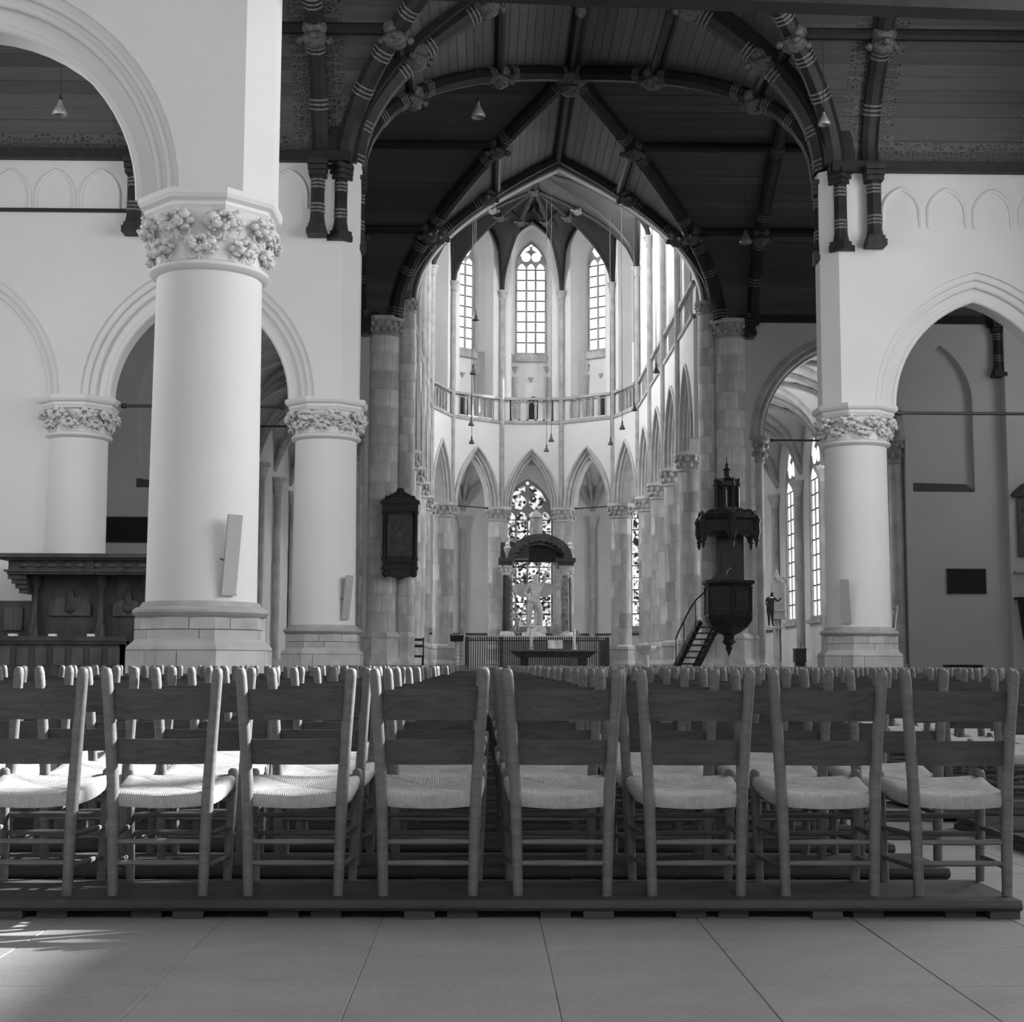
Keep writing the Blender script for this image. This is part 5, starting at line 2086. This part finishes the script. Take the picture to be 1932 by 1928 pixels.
mat('table_top', 0.20, 0.35, 0.2, 5)
table()


# ---- lectern and font
def lectern():
    Y = 46.5
    p = at(862, 1220, Y)
    t = thing('lectern', 'lectern with turned pale post and dark reading top, left of the railing', 'lectern', (p.x, Y, 0))
    z = lambda py: at(862, py, Y).z
    m = MB()
    prof = [(0.20, 0), (0.20, 0.12), (0.08, 0.18)]
    zz = 0.18
    while zz < z(1212):
        prof += [(0.055, zz), (0.085, zz + 0.06), (0.055, zz + 0.12)]
        zz += 0.125
    m.lathe(prof, 12)
    m.build('post', 'leafwork', t, 0.8)
    m = MB()
    m.poly([(-0.2, z(1210)), (0.2, z(1210)), (0.22, z(1198)), (-0.22, z(1198))], -0.2, 0.2)
    m.build('reading_top', 'black_board', t)
    MB().box(-0.24, 0.24, -0.24, 0.2, z(1199), z(1196)).build('top_board', 'grey_board', t)
    MB().box(-0.24, -0.215, -0.22, 0.2, z(1215), z(1196)).build('cloth_edge', 'paper', t)


lectern()


def font():
    Y = 45.0
    p = at(1218, 1230, Y)
    t = thing('baptismal_font', 'pale stone font with wide bowl beside the right choir columns', 'font', (p.x, Y, 0))
    z = lambda py: at(1218, py, Y).z
    m = MB()
    m.lathe([(0.22, 0), (0.22, 0.08), (0.12, 0.14), (0.11, z(1236)), (0.15, z(1233))], 8, (0, 0), PI / 8)
    m.build('stem', 'marble_white', t)
    m = MB()
    m.lathe([(0.14, z(1233)), (0.26, z(1229)), (0.34, z(1223)), (0.35, z(1217)), (0.30, z(1217)), (0.25, z(1221))], 8, (0, 0), PI / 8)
    m.build('bowl', 'marble_white', t)
    m = MB()
    m.lathe([(0.12, z(1217)), (0.10, z(1215)), (0.02, z(1212)), (0.02, z(1210))], 10)
    m.build('lid_knob', 'stone_2', t, 0.6)


font()


# ---- wooden screen and chair seen beside the left pier
def side_chair():
    Y = 42.5
    p = at(787, 1230, Y)
    t = thing('wooden_chair', 'dark turned wooden chair beside the sunlit pier base', 'chair', (p.x, Y, 0))
    z = lambda py: at(787, py, Y).z
    for k, (x, y) in enumerate(((-0.16, 0), (0.16, 0), (-0.16, 0.4), (0.16, 0.4))):
        m = MB()
        m.tube([(x, y, 0), (x, y, z(1236)), (x, y, z(1202) if y > 0 else z(1236))], 0.025, 6)
        m.build('leg', 'pulpit_wood', t)
    MB().box(-0.2, 0.2, -0.05, 0.45, z(1240), z(1236)).build('seat', 'pulpit_wood', t)
    for q in (1204, 1216):
        MB().box(-0.17, 0.17, 0.38, 0.41, z(q + 5), z(q)).build('back_rail', 'pulpit_wood', t)


side_chair()


# ---- epitaph with dark figure on the slender column in the right choir aisle
def epitaph():
    Y = 50.0
    k = Y / 2760
    p = at(1467, 1120, Y)
    z = lambda py: at(1467, py, Y).z
    X = lambda px: (px - 1467) * k
    t = thing('epitaph', 'carved epitaph with twin arches mounted on a slender shaft in the right aisle', 'memorial', (p.x, Y, 0))
    m = MB()
    m.lathe([(0.13, 0), (0.13, 0.85), (0.09, 1.0), (0.09, z(1168))], 10, (0, 0.2))
    m.build('support_shaft', 'stone_1', t, 0.6)
    m = MB()
    m.box(X(1456), X(1480), 0.0, 0.18, z(1168), z(1100))
    m.build('slab', 'stone_0', t)
    for px in (1460, 1476):
        m = MB()
        m.tube([(X(px) + u, -0.02, z(1100) + q) for u, q in pointed(0.14, 0.22, 6)], 0.04, 6)
        m.build('canopy_arch', 'rib_stone', t, 0.8)
    m = MB()
    m.lathe([(0.14, z(1092)), (0.09, z(1085)), (0.02, z(1073))], 6, (0, 0.08))
    m.build('finial', 'rib_stone', t)
    for py in (1168, 1153):
        MB().box(X(1455), X(1482), -0.05, 0.18, z(py), z(py - 3)).build('ledge', 'rib_stone', t)
    f = thing('dark_statue', 'dark carved figure standing on a bracket shelf before the epitaph', 'statue', (p.x + X(1450), Y - 0.25, z(1183)))
    M = Matrix.Translation((0, 0, 0.03)) @ Matrix.Scale(0.64, 4)
    J = body((-0.30, -0.1, 1.22), (-0.15, -0.2, 1.05), (0.40, -0.05, 1.30), (0.62, 0.05, 1.50), (-0.08, -0.03, 0.48), (-0.08, 0, 0.07), (0.10, 0.0, 0.48), (0.12, 0.0, 0.07), 0.06, (0.04, -0.02))
    for q in J:
        if q in ('hip', 'waist', 'thl', 'thr', 'chest'):
            J[q] = (*J[q][:3], J[q][3] * 1.25)
    figure('body', 'cloth_black', f, J, BODY_E, M)
    m = MB()
    m.box(-0.10, 0.46, -0.15, 0.32, -0.04, 0.0)
    m.build('bracket_shelf', 'rib_stone', f)
    m = MB()
    m.lathe([(0.085, 0.985), (0.08, 1.0), (0.085, 1.015)], 10, (0.04, 0))
    m.build('collar_ruff', 'paper', f, 0.8)


epitaph()


def small_stand():
    Y = 47.5
    p = at(1509, 1235, Y)
    z = lambda py: at(1509, py, Y).z
    t = thing('reading_stand', 'small dark box stand by the right aisle window shaft', 'stand', (p.x, Y, 0))
    MB().box(-0.18, 0.18, -0.15, 0.2, z(1250), z(1225)).build('box', 'black_board', t)
    MB().box(-0.14, 0.14, -0.1, 0.15, 0, z(1250)).build('pedestal', 'pulpit_wood', t)
    MB().box(-0.20, 0.20, -0.18, 0.22, z(1225), z(1223.5)).build('lid', 'pulpit_wood', t)
    m = MB()
    m.tube([(0.02, 0, z(1224)), (0.06, 0, z(1211))], 0.012, 5)
    m.build('handle', 'iron', t)


small_stand()


def bench():
    Y = 39.3
    a, b = at(1783, 1255, Y), at(1850, 1255, Y)
    z = at(1815, 1254, Y).z
    t = thing('wall_bench', 'dark low bench by the grey wall at right, behind the chairs', 'bench', ((a.x + b.x) / 2, Y, 0))
    hw = (b.x - a.x) / 2
    MB().box(-hw, hw, -0.2, 0.2, z - 0.07, z).build('seat_board', 'black_board', t)
    for x in (-hw + 0.1, hw - 0.1):
        MB().box(x - 0.05, x + 0.05, -0.18, 0.18, 0, z - 0.07).build('leg', 'black_board', t)
    MB().box(-hw, hw, 0.1, 0.14, z - 0.4, z - 0.25).build('stretcher', 'black_board', t)


bench()


def edge_memorial():
    Y = YT - 0.42
    z = lambda py: at(1928, py, Y).z
    a = at(1922, 1100, Y).x
    t = thing('wall_memorial', 'dark memorial with pediment cut off by the right picture edge', 'memorial', (a + 0.45, Y, 0))
    m = MB()
    m.poly([(-0.58, z(934)), (-0.52, z(928)), (-0.25, z(912)), (0.25, z(912)), (0.58, z(934)), (0.5, z(938)), (-0.5, z(938))], -0.1, 0.06)
    m.build('pediment', 'pulpit_carving', t)
    MB().box(-0.42, 0.5, -0.03, 0.06, z(1050), z(938)).build('panel', 'tablet_face', t)
    m = MB()
    m.box(-0.55, 0.55, -0.1, 0.06, z(1081), z(1077))
    m.build('shelf', 'stone_1', t)
    d = thing('dark_cabinet', 'black tapering hanging cabinet at the right picture edge', 'cabinet', (a + 0.45, Y, 0))
    m = MB()
    m.poly([(-0.48, z(1132)), (0.5, z(1132)), (0.45, z(1195)), (0.2, z(1206)), (-0.36, z(1206))], -0.2, 0.05)
    m.build('case', 'black_board', d)
    MB().box(-0.58, 0.55, -0.25, 0.05, z(1132), z(1127)).build('top', 'black_board', d)


edge_memorial()


# ---- pendant lamps
def lamp_mesh_parts(w, glass):
    m = MB()
    r = w / 2
    if glass:
        m.lathe([(0.22 * r, 2.2 * r), (0.28 * r, 1.7 * r), (0.7 * r, 0.95 * r), (0.98 * r, 0.4 * r), (1.0 * r, 0.15 * r), (0.9 * r, 0.0)], 16, cap=False)
    else:
        m.lathe([(0.25 * r, 2.1 * r), (0.32 * r, 1.5 * r), (0.6 * r, 0.95 * r), (0.95 * r, 0.25 * r), (1.0 * r, 0.0), (0.9 * r, 0.0), (0.55 * r, 0.9 * r), (0.2 * r, 1.4 * r)], 16, cap=False)
    return m


def lamp(label, px, py, Y, wpx, ztop, glass=False):
    p = at(px, py, Y)
    w = wpx * Y / 2760
    t = thing('pendant_lamp', label, 'lamp', (p.x, p.y, p.z), 0, 'pendant lamps on long cords')
    lamp_mesh_parts(w, glass).build('shade', 'lamp_glass' if glass else 'lamp_metal', t, 0.9)
    m = MB()
    m.lathe([(0.12 * w, 1.05 * w), (0.15 * w, 1.12 * w), (0.09 * w, 1.3 * w), (0.04 * w, 1.45 * w)], 10)
    m.build('socket', 'lamp_metal', t, 0.6)
    m = MB()
    m.tube([(0, 0, 1.4 * w), (0, 0, ztop - p.z)], 0.010 if Y > 40 else 0.007, 5)
    m.build('cord', 'lamp_metal', t)


lamp('large pale glass pendant lamp left of centre before the timber vault', 902, 222, 29.6, 29, 14.3, True)
lamp('glass pendant lamp seen through the left foreground arch', 113, 218, 24.0, 29, 12.8, True)
lamp('glass pendant lamp against the dark vault right of the choir arch', 1407, 460, 37.0, 24, 13.3, True)
lamp('pendant lamp put in for a white blemish beside the right vault rib', 1555, 236, 25.5, 24, 12.6, True)  # this lamp stands in for a white blemish
for px, py, Y, w, lab in ((897, 604, 47.5, 16, 'dark pendant lamp against the left apse window'),
                          (893, 706, 50, 14.5, 'dark pendant lamp below the left apse window sill'),
                          (889, 803, 53, 12, 'dark pendant lamp hanging at the left balustrade'),
                          (890, 837, 56, 11, 'lowest pendant lamp above the left apse arch'),
                          (1040, 833, 50.5, 11, 'pendant lamp above and right of the central apse arch'),
                          (1031, 852, 52.5, 10.5, 'lowest pendant lamp over the central apse arch'),
                          (1152, 839, 51.5, 11, 'pendant lamp over the right apse arch'),
                          (1174, 810, 49.5, 12, 'pendant lamp just below the right balustrade line'),
                          (1197, 775, 47.5, 12, 'pendant lamp with bright rim before the right balustrade'),
                          (1238, 703, 45.5, 14, 'dark pendant lamp before the second right balustrade'),
                          (1304, 610, 43.0, 16, 'dark pendant lamp nearest the right side of the choir arch')):
    lamp(lab, px, py, Y, w, 19.48)


# ================================================================== CHAIRS
def chair_defs():
    """parts of the ladder-back rush chair; origin at floor level of its row board, back towards the camera"""
    parts = []
    for s in (-1, 1):
        m = MB()
        pts = [(s * 0.165, 0, 0.0), (s * 0.170, 0, 0.22), (s * 0.176, 0.0, 0.40), (s * 0.190, -0.012, 0.62), (s * 0.204, -0.03, 0.805), (s * 0.2055, -0.033, 0.825), (s * 0.206, -0.034, 0.832)]
        m.tube(pts, [0.019, 0.022, 0.0225, 0.0215, 0.021, 0.018, 0.011], 10)
        parts.append(('back_post', m, 'chair_post', 0.7))
    for s in (-1, 1):
        m = MB()
        pts = [(s * 0.190, 0.375, 0.0), (s * 0.200, 0.378, 0.3), (s * 0.203, 0.378, 0.41), (s * 0.203, 0.378, 0.428), (s * 0.203, 0.378, 0.436)]
        m.tube(pts, [0.017, 0.020, 0.021, 0.019, 0.010], 10)
        parts.append(('front_leg', m, 'chair_post', 0.7))
    for z0, z1, hw, y in ((0.642, 0.755, 0.193, -0.014), (0.478, 0.570, 0.182, 0.0)):
        m = MB()
        n = 8
        a, b = [], []
        for i in range(n + 1):
            u = -1 + 2 * i / n
            x = hw * u
            yy = y - 0.030 * (1 - u * u)
            a.append((x, yy))
            b.append((x, yy + 0.011))
        for i in range(n):
            vs = [(*a[i], z0), (*a[i + 1], z0), (*b[i + 1], z0), (*b[i], z0), (*a[i], z1), (*a[i + 1], z1), (*b[i + 1], z1), (*b[i], z1)]
            f = [(0, 3, 2, 1), (4, 5, 6, 7), (0, 1, 5, 4), (2, 3, 7, 6)]
            if i == 0:
                f.append((0, 4, 7, 3))
            if i == n - 1:
                f.append((1, 2, 6, 5))
            m.add(vs, f)
        parts.append(('slat', m, 'chair_slat', 0.6))
    # rungs
    for z in (0.195, 0.118):
        m = MB()
        m.tube([(-0.168, 0, z), (0, 0, z), (0.168, 0, z)], [0.009, 0.012, 0.009], 8)
        parts.append(('back_rung', m, 'chair_post', 0.7))
    for z in (0.255, 0.185):
        m = MB()
        m.tube([(-0.198, 0.378, z), (0, 0.378, z), (0.198, 0.378, z)], [0.009, 0.012, 0.009], 8)
        parts.append(('front_rung', m, 'chair_post', 0.7))
    for s in (-1, 1):
        for z in (0.215, 0.10):
            m = MB()
            m.tube([(s * 0.169, -0.005, z), (s * 0.184, 0.19, z), (s * 0.199, 0.395, z - 0.005)], [0.009, 0.011, 0.009], 8)
            parts.append(('side_rung', m, 'chair_post', 0.7))
    # rush seat: four woven wedges, rolled edges, sagging middle, frayed rows of strands
    m = MB()
    n = 16

    def edge(k, i):
        c = [Vector((-0.185, 0.0, 0.368)), Vector((0.185, 0.0, 0.368)), Vector((0.212, 0.392, 0.405)), Vector((-0.212, 0.392, 0.405))]
        p = c[k].lerp(c[(k + 1) % 4], i / n)
        return p
    cen = Vector((0, 0.2, 0.372))
    loops = []
    rim = [edge(k, i) for k in range(4) for i in range(n)]
    for f, dz, out in ((0.0, 0.006, 0), (0.45, 0.009, 0), (0.80, 0.013, 0), (0.95, 0.014, 0), (1.01, 0.006, 0), (1.03, -0.018, 0), (1.0, -0.040, 0), (0.86, -0.045, 0), (0.0, -0.035, 0)):
        loop = []
        for j, p in enumerate(rim):
            w = 0.002 * (1 if j % 2 else -1) if f > 0.9 else 0
            q = cen + (p - cen) * (f + w)
            q.z = cen.z + (p.z - cen.z) * min(1, f) + dz + (-0.012 * (1 - abs((j % n) / n * 2 - 1) ** 2) if f > 0.75 else 0)
            cr = min(j % n, n - j % n)
            if 0.1 < f < 0.96 and dz > 0 and cr < 2:
                q.z -= 0.007 if cr == 0 else 0.002
            loop.append(q)
        loops.append(loop)
    N = len(rim)
    vs = [p for l in loops for p in l]
    fs = []
    for a in range(len(loops) - 1):
        for j in range(N):
            fs.append((a * N + j, a * N + (j + 1) % N, (a + 1) * N + (j + 1) % N, (a + 1) * N + j))
    m.add(vs, fs)
    parts.append(('seat', m, 'rush', 0.8))
    return parts


DEFS = chair_defs()
PART_ME = [(nm, m.mesh(nm, mt, sm)) for nm, m, mt, sm in DEFS]


def joined_mesh():
    me = bpy.data.meshes.new('church_chair')
    v, f, mi = [], [], []
    order = ['chair_post', 'chair_slat', 'rush']
    for nm, m, mt, sm in DEFS:
        o = len(v)
        v += m.v
        f += [tuple(i + o for i in q) for q in m.f]
        mi += [order.index(mt)] * len(m.f)
    me.from_pydata(v, [], f)
    for k in order:
        me.materials.append(MATS[k])
    me.polygons.foreach_set('material_index', mi)
    bm = bmesh.new()
    bm.from_mesh(me)
    bmesh.ops.recalc_face_normals(bm, faces=bm.faces)
    bm.to_mesh(me)
    bm.free()
    me.polygons.foreach_set('use_smooth', [True] * len(me.polygons))
    me.set_sharp_from_angle(angle=0.7)
    return me


WHOLE = joined_mesh()
ORDW = ['first', 'second', 'third', 'fourth', 'fifth', 'sixth', 'seventh', 'eighth', 'ninth', 'tenth', 'eleventh', 'twelfth', 'thirteenth', 'fourteenth', 'fifteenth',
        'sixteenth', 'seventeenth', 'eighteenth', 'nineteenth', 'twentieth'] + ['twenty-' + q for q in ('first', 'second', 'third', 'fourth', 'fifth', 'sixth', 'seventh', 'eighth', 'ninth')] + \
       ['thirtieth'] + ['thirty-' + q for q in ('first', 'second', 'third', 'fourth', 'fifth', 'sixth')]
ZP = 0.068          # top of the row boards
ROW0, DROW, PITCH = 5.52, 0.83, 0.4965
cams = []


def seen_x(x, y):
    px = 966 + 2760 * math.tan(math.atan2(x, y) - R(1.06))
    return -130 < px < 2060


def blocked(x, y):
    for cx, cy, rr in ((XL, YA, 1.15), (XL, YB, 1.15), (XR, YB, 1.15)):
        if math.hypot(x - cx, (y + 0.2) - cy) < rr:
            return True
    return False


spots = []
for r in range(36):
    y = ROW0 + DROW * r
    dx = random.uniform(-0.035, 0.035) if r else 0.0
    # left block, aisle end at the right
    n = 0
    for k in range(0, 12):
        x = 1.783 - PITCH * k + dx
        if x < -3.4 or (y > 14 and x < -2.45):
            break
        if seen_x(x, y) and not blocked(x, y):
            spots.append((y, x, r, k, 'left'))
    if r >= 2:
        dx2 = random.uniform(-0.04, 0.04)
        for k in range(0, 8):
            x = 2.98 + PITCH * k + dx2
            if seen_x(x, y) and not blocked(x, y):
                spots.append((y, x, r, k, 'right'))
spots.sort()
crowd = spots[300:]
spots = spots[:300]
for (y, x, r, k, side) in spots:
    rot = random.gauss(0, R(0.9))
    yy = y + (0 if r == 0 else random.uniform(-0.02, 0.02))
    if r == 0:
        lab = 'rush-seat oak chair in the front row, %s from the right end' % ORDW[k]
    elif side == 'left':
        lab = 'rush-seat chair in the %s row, %s from that row\'s right end' % (ORDW[r], ORDW[k])
    else:
        lab = 'rush-seat chair right of the aisle, %s row there, %s from the aisle' % (ORDW[r - 2], ORDW[k])
    grp = 'rush-seat chairs of the %s block' % side
    if r < 5:
        c = thing('church_chair', lab, 'chair', (x, yy, ZP + 0.001), rot, grp)
        for nm, me in PART_ME:
            link(nm, me, c)
    else:
        c = link('church_chair', WHOLE)
        c.location = (x, yy, ZP + 0.001)
        c.rotation_euler = (0, 0, rot)
        tag(c, lab, 'chair', grp)
# rows beyond: only post tips and slats show
m = MB()
for (y, x, r, k, side) in crowd:
    T = Matrix.Translation((x + random.uniform(-0.02, 0.02), y, ZP))
    for s in (-1, 1):
        m.tube([(s * 0.168, 0, 0.001), (s * 0.18, 0, 0.42), (s * 0.205, -0.03, 0.832)], 0.021, 5, T)
        m.tube([(s * 0.198, 0.378, 0.001), (s * 0.203, 0.378, 0.43)], 0.019, 4, T)
    m.box(-0.19, 0.19, -0.04, -0.03, 0.642, 0.755, T)
    m.box(-0.18, 0.18, -0.03, -0.02, 0.478, 0.57, T)
    m.box(-0.2, 0.2, 0.0, 0.39, 0.35, 0.39, T)
if m.v:
    tag(m.build('chairs_in_far_rows', 'chair_post'), 'farthest rows of church chairs with only post tips showing', 'chairs', None, 'stuff')

# ---- row boards the chairs stand on
for r in range(36):
    y = ROW0 + DROW * r
    for side, xa, xb in (('left', -3.6 if y < 14 else -2.75, 1.965), ('right', 2.70, 6.75)):
        if side == 'right' and r < 2:
            continue
        for cx, cy in ((XL, YA), (XL, YB), (XR, YB)):
            if abs(y + 0.15 - cy) < 1.15:
                if cx < 0:
                    xa = max(xa, cx + 0.9)
                else:
                    xb = min(xb, cx - 0.9)
        lab = ('long dark floor board under the front row of chairs' if r == 0 else
               'dark floor board under the %s row of chairs' % ORDW[r]) if side == 'left' else 'dark floor board under the %s row right of the aisle' % ORDW[r - 2]
        t = thing('row_board', lab, 'floor board', (0, y, 0), 0, 'boards under the chair rows')
        m = MB()
        zz = 0.030
        pts = [(-0.10, zz), (-0.112, zz + 0.012), (-0.112, ZP - 0.016), (-0.10, ZP), (0.42, ZP), (0.43, ZP - 0.01), (0.43, zz)]
        n = len(pts)
        m.add([(xa, a, b) for a, b in pts] + [(xb, a, b) for a, b in pts],
              [tuple(range(n)), tuple(range(2 * n - 1, n - 1, -1))] + [(i, (i + 1) % n, (i + 1) % n + n, i + n) for i in range(n)])
        m.build('board', 'row_plank', t)
        if r < 4:
            x = xb - 0.06
            q = 0
            while x > xa:
                m = MB()
                m.box(x - 0.055, x + 0.055, -0.07 if q % 3 else -0.095, 0.40, 0.0, zz)
                m.build('foot_block', 'row_plank', t)
                x -= (0.155, 0.34)[q % 2]
                q += 1
        else:
            m = MB()
            m.box(xa + 0.1, xb - 0.1, 0.0, 0.3, 0.0, zz)
            m.build('foot_batten', 'row_plank', t)

scene['built'] = True
